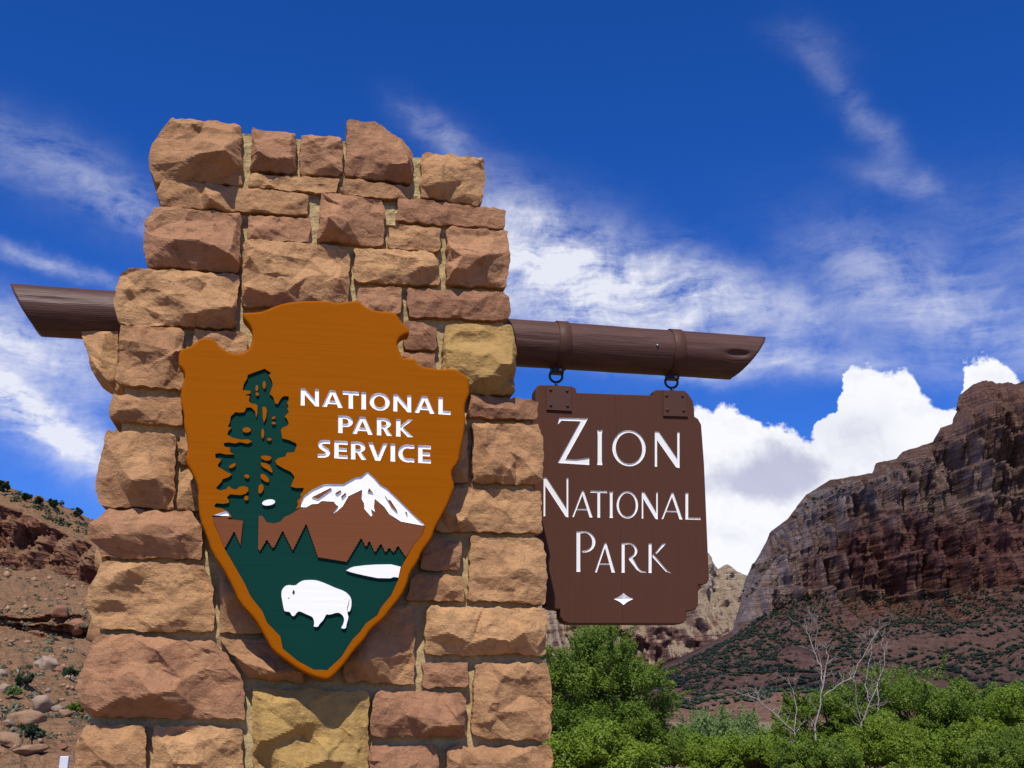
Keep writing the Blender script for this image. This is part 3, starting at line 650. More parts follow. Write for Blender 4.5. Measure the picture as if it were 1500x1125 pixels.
    if ch == 'S':
        c_ = [(w * .95, h * .90), (w * .72, h - t * .5), (w * .45, h - t * .52), (w * .22, h * .85), (w * .19, h * .70), (w * .34, h * .585), (w * .60, h * .475), (w * .80, h * .36), (w * .79, h * .20), (w * .58, t * .55), (w * .32, t * .5), (w * .03, h * .09)]
        c_ = [((a_[0] * (1 - q) + b_[0] * q), (a_[1] * (1 - q) + b_[1] * q)) for a_, b_ in zip(c_[:-1], c_[1:]) for q in (0, .33, .67)] + [c_[-1]]
        for _ in range(3): c_ = [c_[0]] + [((c_[i - 1][0] + 2 * c_[i][0] + c_[i + 1][0]) / 4, (c_[i - 1][1] + 2 * c_[i][1] + c_[i + 1][1]) / 4) for i in range(1, len(c_) - 1)] + [c_[-1]]
        n_ = len(c_); return [stroke(c_, [t + (s * 1.05 - t) * math.exp(-((i / n_ - .5) / .22) ** 2) for i in range(n_)])]
    if ch == 'C':
        p_ = arc(w * .58, h / 2, w * .58 - s * .5, h / 2 - t * .5, 62, 298, 30); n_ = len(p_)
        p_ = [(w * .98, h * .90)] + p_[1:-1] + [(w * .98, h * .10)]
        return [stroke(p_, [t + (s - t) * math.exp(-((i / (n_ - 1) - .5) / .28) ** 2) for i in range(n_)])]
def set_letters(items, base, slope, x_ref, H, s, t, zoom, org, off, thin=False, heights=None):
    """items: (char, x0, x1) in enlarged-photo pixels -> list of loop groups in metres"""
    out = []
    for k_, (ch, x0, x1) in enumerate(items):
        h_ = heights[k_] if heights else H
        grp = []
        for lp in glyph(ch, x1 - x0, h_, s, t, thin):
            q_ = []
            for (gx, gy) in lp:
                X_ = x0 + gx; Y_ = base + (X_ - x_ref) * slope - gy
                q_.append(loc2(org[0] + X_ / zoom, org[1] + Y_ / zoom, off))
            grp.append(q_)
        if thin and ch == 'K' : out += [[g_] for g_ in grp]
        else: out.append(grp)
    return out

# ------------------------------------------------------------------ arrowhead board
OFF = 0.126; TH = 0.055; DEPTH = 0.0060
YF = -OFF
AH = [(262,512),(277,507.6),(288.4,499.6),(293,495),(302,494),(311,495),(315.6,498),(320.4,505),(330,512.4),(339.6,516.4),(352,517),(360,514),(364.4,509),(368.4,502),(370,491),(368.4,481),(362,472),(356,466),(354.5,458.5),(360,457),(375,457),(386,455),(402,448),(418,443),(439,440),(474,440),(484,440.6),(494,443.4),(510,441),(525,438.8),(530,444.4),(540,451),(553,455),(579,456.4),(583.6,463.6),(588.4,471),(599,481),(600,489),(593,489.5),(585,495.6),(582,503.6),(584.4,511.6),(588.4,520.4),(594,524.4),(607.6,524.4),(611,531),(619,537),(630,538),(643,540.4),(663.6,539),(673,543.6),(687,551.6),(687.6,566),(688.4,577),(682.5,589),(681,602),(682.5,614),(681,632.5),(674.5,663),(672,678),(663,688),(662,698),(667,712),(662,725),(657,738),(650,751),(637,775),(633,789),(618,808),(613,822),(601,839),(596,858),(587,875),(572,893),(564,905),(543,922),(535,936),(519,953),(507,970),(493,986),(484,994),(478,996),(468,994),(460,992),(437,981),(420,969),(399,953),(393,942),(378,915),(369,903),(351,884),(341,861),(327,834),(310,810),(302.5,785),(293,763),(289.5,734),(290.5,716),(283,696),(270,674),(275,660),(274,643),(268.5,622),(269.5,608),(263,585),(267,562),(271,549),(267,541),(260.5,534)]
TREE_L = [(338,754.5),(333,748.5),(325,745),(315,743),(314,740),(317,737),(326.7,738),(334.7,736.7),(335.5,733),(332,728.7),(337,724),(344,724.7),(353,725.3),(360,723),(364,718.7),(363,714),(357,712),(350.7,713),(346.7,717),(340,716),(335,712),(332,716),(322.7,718.7),(316,715),(320,710.7),(325,705),(326,702),(335,698.7),(339.5,695),(331,690.7),(319.7,683.7),(319,680.5),(323,676),(324,672.5),(316,671),(315,665),(321,663.5),(331,665.6),(342.7,665.6),(337,662),(337,656),(328.8,654),(327.7,649),(335,648),(344.8,649.6),(351,647.5),(363,650),(369,647),(364,643.6),(353,644),(346,642.3),(340,641),(333,636.7),(334,632),(339,626.5),(333.6,625),(336.8,618.5),(338,610),(344.8,603.6),(351,604.5),(358,603.6),(360.8,597),(368,596.7),(373.6,602.5),(375.4,612),(377,604.7),(377,594),(374.7,592),(368,591),(364.5,588),(366,580),(358.7,578.5),(367,576.3),(367,572.5),(355.5,571.6),(357,563),(362,554.5),(363,549),(373.6,545),(383,541.7),(387.5,540),(397,546),(394,549.7),(398,556.7),(399.7,564),(395,577),(400,581),(403,590.8),(406.7,592),(412,583),(416,580),(423,580.7),(423,585.5),(420.5,590),(422.7,595),(421,599),(423,603.6),(417,610),(420.5,614),(423,620.7),(421,623.5),(414,626.5),(411.5,630),(413.6,642),(423.7,644.7),(433,649),(435,651.7),(431,662.4),(420.5,663),(418,668.8),(407.7,671),(403,675),(405.6,680.5),(417,687),(426,691),(431.7,698.7),(426,712.5),(433,714.7),(445,714.7),(444,719),(440,725),(441,728),(435.5,734),(436.5,739),(433.8,746)]
SNOW_TOP = [(440,743),(440.7,736),(445,726),(457,717),(475,708.7),(503,708.7),(520.7,698.7),(528.7,698),(538,690),(547,698),(556.7,709),(566,714.7),(583,730.7),(603,750.7),(623,769.8)]
RIGHT = [(619,782.7),(607,797),(602,805),(595.5,817),(588,830.7),(582.7,850.7),(573,872),(564,882.7),(557,892),(553,901),(536,913),(528,925),(517,936),(509,948),(500,962.4),(479,982),(472,981),(460,981),(436,968),(414,950),(410.5,932),(391,912),(384,895),(367,873.6),(358,854),(343,828),(329,804),(321.5,785),(314,768)]
SNOW_S = [(310.8,755),(331,748),(335.5,751.5),(335.8,756.2)]
HOLE = SNOW_S[:3] + [(335.8,756.2),(334,758.5),(339,757.5)] + TREE_L + SNOW_TOP + RIGHT
def serr(p, q, n_, amp):
    p, q = Vector(p), Vector(q); t = (q - p).normalized(); nn = Vector((-t.y, t.x)); o = []
    for i in range(n_):
        o += [tuple(p + (q - p) * (i / n_)), tuple(p + (q - p) * ((i + .55) / n_) + nn * amp)]
    return o
def conif(pts_, amp=1.3):
    o = []
    for p, q in zip(pts_[:-1], pts_[1:]):
        L_ = (Vector(q) - Vector(p)).length; o += serr(p, q, max(1, int(L_ / 4.2)), amp if L_ > 9 else 0.4)
    return o + [pts_[-1]]
SNOW_BOT = [(448.7,743.3),(456.7,738.7),(466,738),(471,734),(488.7,735),(492.7,740),(495,741),(487.3,751.5),(489.5,752.7),(502,742),(510.7,726.7),(530,717.5),(529,730.7),(533,737),(533,745),(543.5,756.8),(546,754.7),(543.5,746),(549.5,749.8),(548,742.7),(549,730.7),(563,742.7),(570,753),(587,764),(619,770.3)]
BROWN_R = [(379,755.5),(384,755.5),(390.7,765),(401,766.7),(410.7,764),(417,757),(426.7,753),(434.5,747.5),(440,744)] + [(x, y + .5) for (x, y) in SNOW_BOT] + [(622.3,770.6),(618.3,782.7),(606.3,797),(601.3,805),(595,815.5)] + \
  conif([(594,816.5),(583,800),(576.7,810.7),(570,802.7),(564.7,811),(558,797),(549,810.7),(541,793),(536,803),(529,788.7),(508.7,823)]) + conif([(465,816),(448.5,768),(428.7,808),(414,778),(402.7,801),(398,802.7),(391,791),(381,808)]) + [(378,803)]
BROWN_L = [(311.5,757.3),(334.5,757.3),(333.5,760.3),(356,762.7),(352,800)] + conif([(351.5,799),(343,779),(329.5,804)]) + [(322,785),(314.6,768)]
SNOW = SNOW_TOP + [(619,770)] + SNOW_BOT[::-1][1:]
PATCH = [[(457,728),(484,714.5),(486,716),(466,731)], [(491,722),(499,717.5),(500,720),(494,724.5)], [(499.5,727),(506,721.5),(507.5,724),(501,730)], [(538.5,720),(540.5,714.5),(543,717.5),(546.5,721.5)], [(563.5,725),(569,732.5),(571.5,731.8),(582,748),(581.5,750),(573,742),(571.5,739)], [(593.5,749),(596,750),(597,754.5),(595,753)]]
ISL = [ell(387,563.7,2.3,5.5), ell(376.3,568.5,2,4.5), ell(376.8,577,2.3,2.5), [(384.5,596),(389,596),(391,601),(390,611),(386.5,619),(385,612)], ell(400.8,612,2.8,1.7,-30), ell(400.8,619.6,3,2), ell(361.3,629.7,6,3.8), ell(384.8,635,2,7), ell(394.4,643.6,3.3,2),
  dense([(382,667.5),(392,667.5),(398,669.5),(396,674),(390,675),(383,672)]), dense([(381,677),(393,679),(399,688),(398.5,693),(392,688),(384,684)]), dense([(381.5,695),(386,693.5),(393,700),(394.5,706),(389,706),(382,700.5)]), dense([(379,710),(385,709),(386.5,716),(382.5,723),(378,722)]), dense([(335,683.5),(341,679),(345,678.5),(345,682),(340,685.5),(336,685.5)]), dense([(357,697),(360,694.5),(365,696),(365,700),(361,701)]), ell(360.8,729.6,3,3.5)]
BISON = [(412,872),(412.7,865),(416,860),(421,856.7),(433,858),(437,854),(444,850),(454,849.5),(464,850),(477,854.7),(490.7,861),(505,866),(512.7,873),(515,880),(514.6,888),(513.6,893),(511.5,896.5),(509.2,895),(509,899),(510.7,904),(507.5,914.7),(506.8,920.7),(500,920.7),(500.5,918),(502.7,914.7),(504.7,906.7),(501,900),(494.7,896.7),(482.7,900.7),(478,899.2),(474,908),(467.5,914.5),(466,918.3),(459,918),(460.7,913),(458.7,905),(456,902.7),(450.7,900.7),(438.7,894.9),(435,897),(431,902.7),(427.3,902),(424.7,896),(417,895.7),(415.7,892),(414,882.7)]
LAKE = [(507,835.7),(513,832),(518.7,830),(522,829.6),(535,828),(550.7,827),(573,826.7),(587,830.2),(583.5,846),(577,845),(572,847),(553,846.7),(533,842.7),(516,838.7)]
ah = empty('arrowhead_sign', PORG, YAW)
tag(ah, 'orange arrowhead board with carved tree, mountain, bison and white lettering on the stone pillar', 'sign')
L1 = [('N',65,232),('A',262,450),('T',450,597),('I',620,663),('O',695,880),('N',913,1077),('A',1107,1290),('L',1325,1437)]
L2 = [('P',408,543),('A',537,725),('R',762,902),('K',938,1097)]
L3 = [('S',217,340),('E',372,495),('R',525,668),('V',682,860),('I',887,930),('C',957,1108),('E',1140,1257)]
letters = set_letters(L1, 210, .0642, 65, 157, 41, 33, 6.25, (430,560), OFF) + set_letters(L2, 462, .060, 408, 160, 41, 33, 6.25, (430,560), OFF) + set_letters(L3, 686, .055, 217, 162, 41, 33, 6.25, (430,560), OFF)
outl = dense(px(AH, OFF), 1); hole = px(HOLE, OFF)
mb = MB(); slab(mb, outl, [hole] + [g_[0] for g_ in letters], YF, YF + TH, 0.009)
isl = [px(i_, OFF) for i_ in ISL]
for i_ in isl: wall(mb, i_, YF, YF + DEPTH + .001); fill(mb, [i_], YF)
for g_ in letters:
    for c_ in g_[1:]: fill(mb, [c_], YF)
board = mb.build('board', M['orange_paint'], ah)
mb = MB(); wall(mb, hole, YF, YF + DEPTH + .001); fill(mb, [offset(outl, 0.013)], YF + DEPTH + .001); mb.build('green_field', M['green_paint'], ah)
def plate(name, loops, mat, top=0.0, parent=ah):
    mb = MB(); y1 = YF + top
    for l_ in loops: wall(mb, l_, y1, YF + DEPTH + .0012)
    fill(mb, loops, y1); return mb.build(name, mat, parent)
for bl in (BROWN_R, BROWN_L): mtn = plate('mountain_relief', [px(bl, OFF)], M['mountain_paint'], 0.0004)
for sn, pt in ((SNOW, PATCH), (SNOW_S, [])):
    mb = MB(); lo = offset(px(sn, OFF), 0.0006); pts_ = [px(p_, OFF) for p_ in pt]
    wall(mb, lo, YF + .0003, YF + DEPTH - .0012); fill(mb, [lo] + pts_, YF + DEPTH - .0012)
    for p_ in pts_: wall(mb, p_, YF + .0003, YF + DEPTH - .0012)
    so_ = mb.build('snow_relief', M['white_paint'], ah)
    for p_ in pts_:
        mb = MB(); fill(mb, [p_], YF + .0003); mb.build('rock_patch', M['mountain_paint'], so_)
bis = plate('bison_relief', [dense(px(BISON, OFF), 1)], M['white_paint'], -0.0005)
for lp in ([(430,863.5),(431.6,866),(431.8,869.5),(430,871.5),(428.2,868.5),(429,866)], [(421,876),(423,875.3),(424.5,876.2),(423,877)], [(511.2,877.5),(511.8,877.5),(511.2,885),(509.4,890),(508.8,895),(508.2,895),(508.6,889),(510.5,884)]): mb = MB(); fill(mb, [px(lp, OFF)], YF - .0008); mb.build('dark_mark', M['green_paint'], bis)
plate('lake_relief', [px(LAKE, OFF)], M['white_paint'], -0.0003); plate('cloud_relief', [px(ell(393.5,736,9.6,4.3,-9,24), OFF)], M['white_paint'], -0.0003)
for g_ in letters:
    mb = MB(); carve(mb, g_, YF, 0.0045, 0.0008); mb.build('letter', M['white_paint'], ah)
# hidden wall brackets that carry the board
for (x, y) in ((400,560),(560,560),(420,780),(530,780)):
    u_, v_ = loc2(x, y, OFF); mb = MB(); mb.box((u_, (YF + TH) / 2 + .01, v_), (.05, abs(YF + TH) + .03, .05)); mb.build('standoff', M['black_iron'], ah)

# ------------------------------------------------------------------ log beam through the pillar
BO = -0.33                                                        # beam axis lies this far behind the stone face
beam = empty('log_beam', PORG, YAW); tag(beam, 'dark brown log pole with slanted ends running through the stone pillar', 'log')
A_ = loc2(100, 458.5, BO); B_ = loc2(1000, 518.5, BO)
slope_b = (B_[1] - A_[1]) / (B_[0] - A_[0])
def bz(u_): return A_[1] + (u_ - A_[0]) * slope_b
rad = 0.5 * (loc2(760, 470, BO)[1] - loc2(760, 535, BO)[1])
lt, lb = loc2(17, 421, BO)[0], loc2(62, 490, BO)[0]; rt, rb = loc2(1117, 498, BO)[0], loc2(1070, 554, BO)[0]
nu_, na = 260, 72
vs_ = np.zeros((nu_, na, 3)); th = np.arange(na) * 2 * pi / na
for i in range(nu_):
    f = i / (nu_ - 1)
    for j in range(na):
        c, s = cos(th[j]), sin(th[j])
        h_ = 0.5 + 0.5 * c                                       # 1 at top, 0 at bottom
        ul = lb + (lt - lb) * (h_ ** 0.75); ur = rb + (rt - rb) * (h_ ** 0.75)
        u_ = ul + (ur - ul) * f
        vs_[i, j] = (u_, s, c)
uu_ = vs_[..., 0]; ang = np.broadcast_to(th[None], uu_.shape)
rr_ = rad * (1 + 0.010 * fbm(uu_ * 1.5, np.cos(ang) * 1.5 + 3 * np.sin(ang), 3) + 0.006 * perlin(uu_ * 3 + 4, ang * 9)) - 0.0012 * (ridged(uu_ * 2.2, ang * 10, 2) - 1)
for (u0, a0, L_) in ((loc2(790, 495, BO)[0], -0.05 - pi / 2, .5), (loc2(900, 500, BO)[0], -pi / 2 + .12, .45), (loc2(110, 460, BO)[0], -pi / 2 + .2, .3)):      # drying checks
    rr_ = rr_ - 0.006 * np.exp(-((np.angle(np.exp(1j * (ang - a0 - 0.05 * np.sin(uu_ * 7)))) / 0.03) ** 2)) * np.clip(1 - ((uu_ - u0) / L_) ** 2, 0, 1)
u0, _ = loc2(1068, 520, BO)                                        # knocked-out chip near the right end
rr_ = rr_ - 0.016 * np.clip(1 - ((uu_ - u0) / .055) ** 2 - ((np.angle(np.exp(1j * (ang + 1.72)))) / .17) ** 2, 0, 1)
V3 = np.stack([uu_, -BO + rr_ * np.sin(ang), np.interp(uu_, [A_[0], B_[0]], [A_[1], B_[1]]) if False else A_[1] + (uu_ - A_[0]) * slope_b + rr_ * np.cos(ang)], -1)
V3[..., 1] = -BO + rr_ * np.sin(ang)
verts = V3.reshape(-1, 3); a = np.arange(na)
fs = [(i * na + j, i * na + (j + 1) % na, (i + 1) * na + (j + 1) % na, (i + 1) * na + j) for i in range(nu_ - 1) for j in range(na)]
mb = MB(); mb.add(verts, fs, True); mb.f.append(list(range(na))[::-1]); mb.sm.append(False); mb.f.append([(nu_ - 1) * na + j for j in range(na)]); mb.sm.append(False)
mb.build('log', M['log_brown'], beam)
def strap(x_px):
    u_ = loc2(x_px, 510, BO)[0]; w_ = 0.046; mb = MB(); prof = [(-w_ / 2, .001), (-w_ / 2, .0032), (-w_ / 2 + .0015, .0045), (w_ / 2 - .0015, .0045), (w_ / 2, .0032), (w_ / 2, .001)]
    vv_ = []; n_ = 64
    for q in range(n_):
        t_ = 2 * pi * q / n_
        for (du, dr_) in prof: r_ = rad + .0015 + dr_; vv_.append((u_ + du - slope_b * cos(t_) * r_ * 0, -BO + r_ * sin(t_), bz(u_ + du) + r_ * cos(t_)))
    k_ = len(prof); mb.add(vv_, [(q * k_ + j, ((q + 1) % n_) * k_ + j, ((q + 1) % n_) * k_ + j + 1, q * k_ + j + 1) for q in range(n_) for j in range(k_ - 1)], True)
    st_ = mb.build('strap', M['iron_brown'], beam)
    return u_
US = [strap(821), strap(986)]
for (x, y) in ((963, 506), (1000, 506)):
    u_, v_ = loc2(x, y, BO + rad); zc = v_; dz = zc - bz(u_); yy = -BO - sqrt(max(0, rad * rad - dz * dz)); mb = MB(); mb.dome((u_, yy - .001, zc), (0, -1, .2), .006, .005); mb.build('bolt', M['bolt_steel'], beam)

# ------------------------------------------------------------------ hanging sign board
SO = -0.30; ST = 0.062; SF = -SO                                     # front face at local y = SF
hs_ = empty('hanging_sign', PORG, YAW); tag(hs_, 'dark brown board with carved white lettering hanging on two rings under the log', 'sign')
SG = [(787,565.5),(791,563.5),(838,565.8),(843,568),(845,574.8),(900,577),(957,578.8),(957,573.5),(961,570.7),(1001,572),(1008,576),(1015,587),(1017,598),(1017.5,610),(1023,613.5),(1027.5,622),(1031.8,680),(1037.4,812),(1039,848),(1036,854),(1031,856.5),(1023,857),(1023,886),(1020,892),(1014,894.6),(1006,895.5),(1005.5,907),(1002,912.5),(996,914),(833,913.7),(825,910),(821,904),(820.5,893),(808,891.5),(800,888),(797.5,880),(797,852),(790,850),(785,846),(783,838),(777,640),(777,622),(784,612),(784,572)]
def letters_s(): 
    o = set_letters([('Z',288,462)], 893, .02, 288, 248, 20, 15, 3.75, (740,440), SO, True)
    o += set_letters([('I',508,540),('O',588,772),('N',822,958)], 904, .030, 520, 194, 23, 14, 3.75, (740,440), SO, True)
    z = 4.686; og = (780,680)
    o += set_letters([('N',76,246)], 356, .02, 76, 266, 22, 15, z, og, SO, True)
    o += set_letters([('A',272,413),('T',398,512),('I',531,552),('O',577,725),('N',750,860),('A',885,1030),('L',1050,1153)], 362, .022, 272, 183, 19, 13, z, og, SO, True)
    o += set_letters([('P',302,432)], 738, .01, 302, 278, 26, 14, z, og, SO, True)
    o += set_letters([('A',428,567),('R',612,780),('K',797,948)], 742, .01, 428, 203, 21, 12, z, og, SO, True)
    return o
ls_ = letters_s()
# the diamond with hollowed sides
dm = []
cx_, cy_, rx, ry = 780 + 625 / 4.686, 680 + 925 / 4.686, 14.3, 8.8
for (p, q) in (((-rx, 0), (0, -ry)), ((0, -ry), (rx, 0)), ((rx, 0), (0, ry)), ((0, ry), (-rx, 0))):
    for i in range(6):
        t_ = i / 6; k_ = 1 - 0.55 * t_ * (1 - t_); dm.append((cx_ + (p[0] * (1 - t_) + q[0] * t_) * k_, cy_ + (p[1] * (1 - t_) + q[1] * t_) * k_))
dml = px(dm, SO)
mb = MB(); slab(mb, px(SG, SO), [g_[0] for g_ in ls_] + [dml], SF, SF + ST, 0.0045)
for g_ in ls_:
    for c_ in g_[1:]: fill(mb, [c_], SF)
mb.build('board', M['sign_brown'], hs_)
for g_ in ls_:
    mb = MB(); carve(mb, g_, SF, 0.0032, 0.0009); mb.build('letter', M['letter_white'], hs_)
mb = MB(); cu_, cv_ = loc2(cx_, cy_, SO); n_ = len(dml)
mb.add([(p[0], SF, p[1]) for p in dml] + [(cu_, SF + .008, cv_)], [(i, (i + 1) % n_, n_) for i in range(n_)]); mb.build('diamond', M['white_paint'], hs_)
# fine joint between the two planks of the board
p_, q_ = loc2(901, 579, SO), loc2(911, 912, SO); zs = np.linspace(p_[1], q_[1], 12)
for (x0, y0, x1, y1) in ((901.5, 580, 903.5, 642), (905, 712, 906.0, 718), (908.5, 775, 909.2, 792), (910.5, 842, 911.2, 866), (911.5, 888, 912, 911)):
    a0, a1 = loc2(x0, y0, SO), loc2(x1, y1, SO); mb = MB(); mb.add([(a0[0] - .0006, SF - .0003, a0[1]), (a0[0] + .0006, SF - .0003, a0[1]), (a1[0] + .0006, SF - .0003, a1[1]), (a1[0] - .0006, SF - .0003, a1[1])], [(0, 1, 2, 3)]); mb.build('plank_joint', M['black_iron'], hs_)
PL = [([(800,564.6),(836,566.4),(837,603),(800,601)], [(806,571.5),(830,573),(806,594),(830.7,595)]), ([(970.7,572),(1003,573),(1007,611),(971,610)], [(975.5,580),(998.7,580.5),(976.5,601),(1000.5,602)])]
for k_, (pp, bb) in enumerate(PL):
    lp = px(pp, SO); mb = MB(); slab(mb, lp, [], SF - .007, SF - .0005, .0015); pl = mb.build('hinge_plate', M['iron_brown'], hs_)
    for (x, y) in bb:
        u_, v_ = loc2(x, y, SO); mb = MB(); mb.dome((u_, SF - .007, v_), (0, -1, 0), .0065, .0055); mb.build('bolt', M['iron_brown'], pl)
for k_, (rx_, ry_) in enumerate(((814.5, 551), (983.5, 559.5))):
    u_, v_ = loc2(rx_, ry_, BO); ztop = bz(u_) - rad
    mb = MB(); mb.torus((u_, -BO, v_), (.12, 1, 0), .0245, .0048); mb.build('ring', M['black_iron'], hs_)
    mb = MB(); mb.box((u_ + .004, -BO, (ztop + v_ + .012) / 2 + .004), (.048, .034, ztop - v_ + .002), .003)
    br = mb.build('bracket', M['black_iron'], hs_); mb = MB(); mb.dome((u_ + .012, -BO - .017, ztop - .012), (0, -1, 0), .008, .006); mb.build('bolt', M['bolt_steel'], br)
    mb = MB(); ze = loc2(rx_, PL[k_][0][0][1], BO)[1]; mb.torus((u_, -BO, ze - .004), (1, 0, 0), .012, .0042, 20, 6); mb.build('eye_loop', M['black_iron'], hs_)

# ------------------------------------------------------------------ terrain built from contour lines
def line(xs_, pts_):
    pts_ = sorted(pts_); return np.interp(xs_, [p[0] for p in pts_], [p[1] for p in pts_])
def terrain(x0, x1, nx, lines, subs, disp):
    """lines from foot to crest: (depth value or [(x, depth)...], [(x, y) photo points]); subs rows between lines"""
    xs_ = np.linspace(x0, x1, nx); L = []
    for (dep, pts_) in lines:
        ys = line(xs_, pts_); Yd = line(xs_, dep) if isinstance(dep, list) else np.full(nx, float(dep))
        dx = (xs_ - 750); dyv = 562.5 - ys
        vx, vy, vz = dx, F * cos(PITCH) - sin(PITCH) * dyv, F * sin(PITCH) + cos(PITCH) * dyv
        L.append(np.stack([vx / vy * Yd, Yd, CAM.z + vz / vy * Yd], -1))
    rows = []; tag_ = []
    for k_, (A, B) in enumerate(zip(L[:-1], L[1:])):
        for i in range(subs[k_]):
            t_ = i / subs[k_]; rows.append(A * (1 - t_) + B * t_); tag_.append(k_ + t_)
    rows.append(L[-1]); tag_.append(len(L) - 1.0)
    V_ = np.stack(rows, 0); k2 = np.array(tag_)[:, None] + np.zeros((1, nx))
    V_ = disp(V_, k2, xs_)
    return V_
def surf(name, V_, mat, smooth=True):
    n1, n2 = V_.shape[:2]; return obj(name, mesh_np(name, V_.reshape(-1, 3), grid_faces(n1, n2)), mat, smooth=smooth)

def rock_material(name, bands, veg, pale=None, scale=1.0, vegdens=0.5):
    m, nt, b = material(name)
    ps = nt.new('ShaderNodeNewGeometry'); pos = ps.outputs['Position']
    sp = nt.new('ShaderNodeSeparateXYZ'); nt.put(sp.inputs[0], pos)
    p = nt.vmath('MULTIPLY', pos, (scale, scale, scale))
    wob = nt.noise(p, 0.9, 4, 0.6)
    zc = nt.math('ADD', sp.outputs[2], nt.math('MULTIPLY', nt.math('SUBTRACT', wob, 0.5), bands[0]))
    cr = nt.new('ShaderNodeValToRGB'); el_ = cr.color_ramp.elements
    nt.put(cr.inputs[0], nt.remap(zc, bands[1], bands[2]))
    cols = bands[3]
    while len(el_) < len(cols): el_.new(0.5)
    for e_, (q, c) in zip(el_, cols): e_.position = q; e_.color = (*c, 1)
    col = cr.outputs[0]
    st = nt.noise(nt.mapping(p, scale=(0.7, 0.7, 14)), 1.0, 5, 0.6, 0.3)
    col = nt.mix(nt.remap(st, 0.35, 0.7, 0, 0.75), col, nt.mix(0.6, col, (0.06, 0.03, 0.022)))
    streak = nt.noise(nt.mapping(p, scale=(9, 9, 0.9)), 1.0, 5, 0.65, 0.4)
    col = nt.mix(nt.remap(streak, 0.55, 0.72, 0, 0.55), col, (0.06, 0.035, 0.033))
    jnt = nt.noise(nt.mapping(p, scale=(2.6, 2.6, 0.16)), 1.0, 6, 0.62, 0.5)
    col = nt.mix(nt.remap(jnt, 0.54, 0.66, 0, 0.6), col, nt.mix(0.65, col, (0.05, 0.03, 0.03)))
    col = nt.mix(nt.remap(nt.noise(p, 4.0, 5, 0.7), 0.5, 0.75, 0, 0.45), col, (0.42, 0.27, 0.17))
    if pale:
        f = nt.math('ADD', nt.math('MULTIPLY', sp.outputs[0], pale[0]), nt.math('ADD', nt.math('MULTIPLY', sp.outputs[2], pale[1]), pale[2]))
        f = nt.math('ADD', f, nt.math('MULTIPLY', nt.math('SUBTRACT', nt.noise(p, 1.6, 4), 0.5), 1.6), clamp=True)
        col = nt.mix(nt.math('MULTIPLY', f, 0.92), col, nt.mix(streak, (0.58, 0.49, 0.42), (0.36, 0.28, 0.23)))
    # scrub and soil where the ground is not steep
    nz_ = nt.new('ShaderNodeSeparateXYZ'); nt.put(nz_.inputs[0], ps.outputs['Normal'])
    flat = nt.remap(nz_.outputs[2], 0.35, 0.7)
    spk = nt.noise(p, 12.0, 3, 0.6); soil = nt.mix(nt.noise(p, 3.0, 5, 0.7), veg[0], veg[1])
    soil = nt.mix(nt.remap(spk, 0.52, 0.60, 0, vegdens), soil, veg[2])
    nt.put(b.inputs['Base Color'], nt.mix(flat, col, soil)); b.inputs['Roughness'].default_value = 0.95; b.inputs['Specular IOR Level'].default_value = 0.05
    nt.put(b.inputs['Normal'], nt.bump(nt.math('ADD', st, nt.math('MULTIPLY', streak, 0.7)), 0.8, 0.25 / scale))
    return m

# ---- big massif on the right
def disp_massif(V_, k2, xs_):
    x, z = V_[..., 0], V_[..., 2]; c = np.clip(k2 - 2.0, 0, 1) * np.clip((xs_[None] - 1065) / 90.0, 0.12, 1) * (1 - .8 * np.clip((k2 - 6.0), 0, 1) ** 1.5)
    n1 = fbm(x / 190, z / 500 + 3, 4); cr = ridged(x / 62, z / 650, 5, 0.6) - 1.0; fine = fbm(x / 16, z / 30, 3); blk = fbm(x / 40 + 9, z / 20, 3)
    stp = np.round(z / 62 + 0.25 * n1) * 62 - z                       # ledges
    V_[..., 1] += c * (45 * n1 - 78 * cr + 6 * fine + 5 * blk + 0.7 * stp)
    tal = np.clip(k2, 0, 1) * (1 - np.clip(k2 - 2.2, 0, 1))
    V_[..., 2] += tal * (12 * fbm(x / 90, V_[..., 1] / 130, 4) + 9 * (ridged(x / 120, V_[..., 1] / 400, 3) - 1) + 2.5 * fbm(x / 16, V_[..., 1] / 16, 2))
    V_[..., 2] += 20 * (np.clip((k2 - 1.45) / .06, 0, 1) - np.clip((k2 - 1.55) / .9, 0, 1)) * np.clip((xs_[None] - 1265 + 12 * perlin(k2 * 9, x / 30)) / 60, 0, 1) * (1 + .25 * fbm(x / 25, x * 0 + 2, 3))
    top = np.clip(k2 - (k2.max() - 1), 0, 1) ** 3 * np.clip((xs_[None] - 1100) / 60.0, 0, 1)
    V_[..., 2] += top * (7 * fbm(x / 26, x * 0, 4, 0.6) + 3 * np.round(2 * perlin(x / 30, x * 0 + 4)))
    return V_
SKY_M = [(940,985),(985,969),(1030,946),(1072,925),(1084,885),(1091,850),(1100,832),(1109,818),(1131,777),(1154,760),(1180,725),(1215,704),(1275,695),(1281,680),(1313,672),(1320,663),(1345,655),(1370,645),(1377,627),(1392,623),(1401,600),(1405,580),(1420,567),(1445,558),(1460,562),(1488,563),(1500,559),(1580,540),(1800,500),(2050,560)]
def below(pts_, f):   # keep a line under the skyline
    return [(x, max(y, line([x], SKY_M)[0] + f * 6)) for (x, y) in pts_]
TAL = [(940,990),(985,975),(1072,932),(1110,910),(1158,886),(1200,877),(1320,882),(1420,874),(1500,868),(1800,850),(2050,840)]
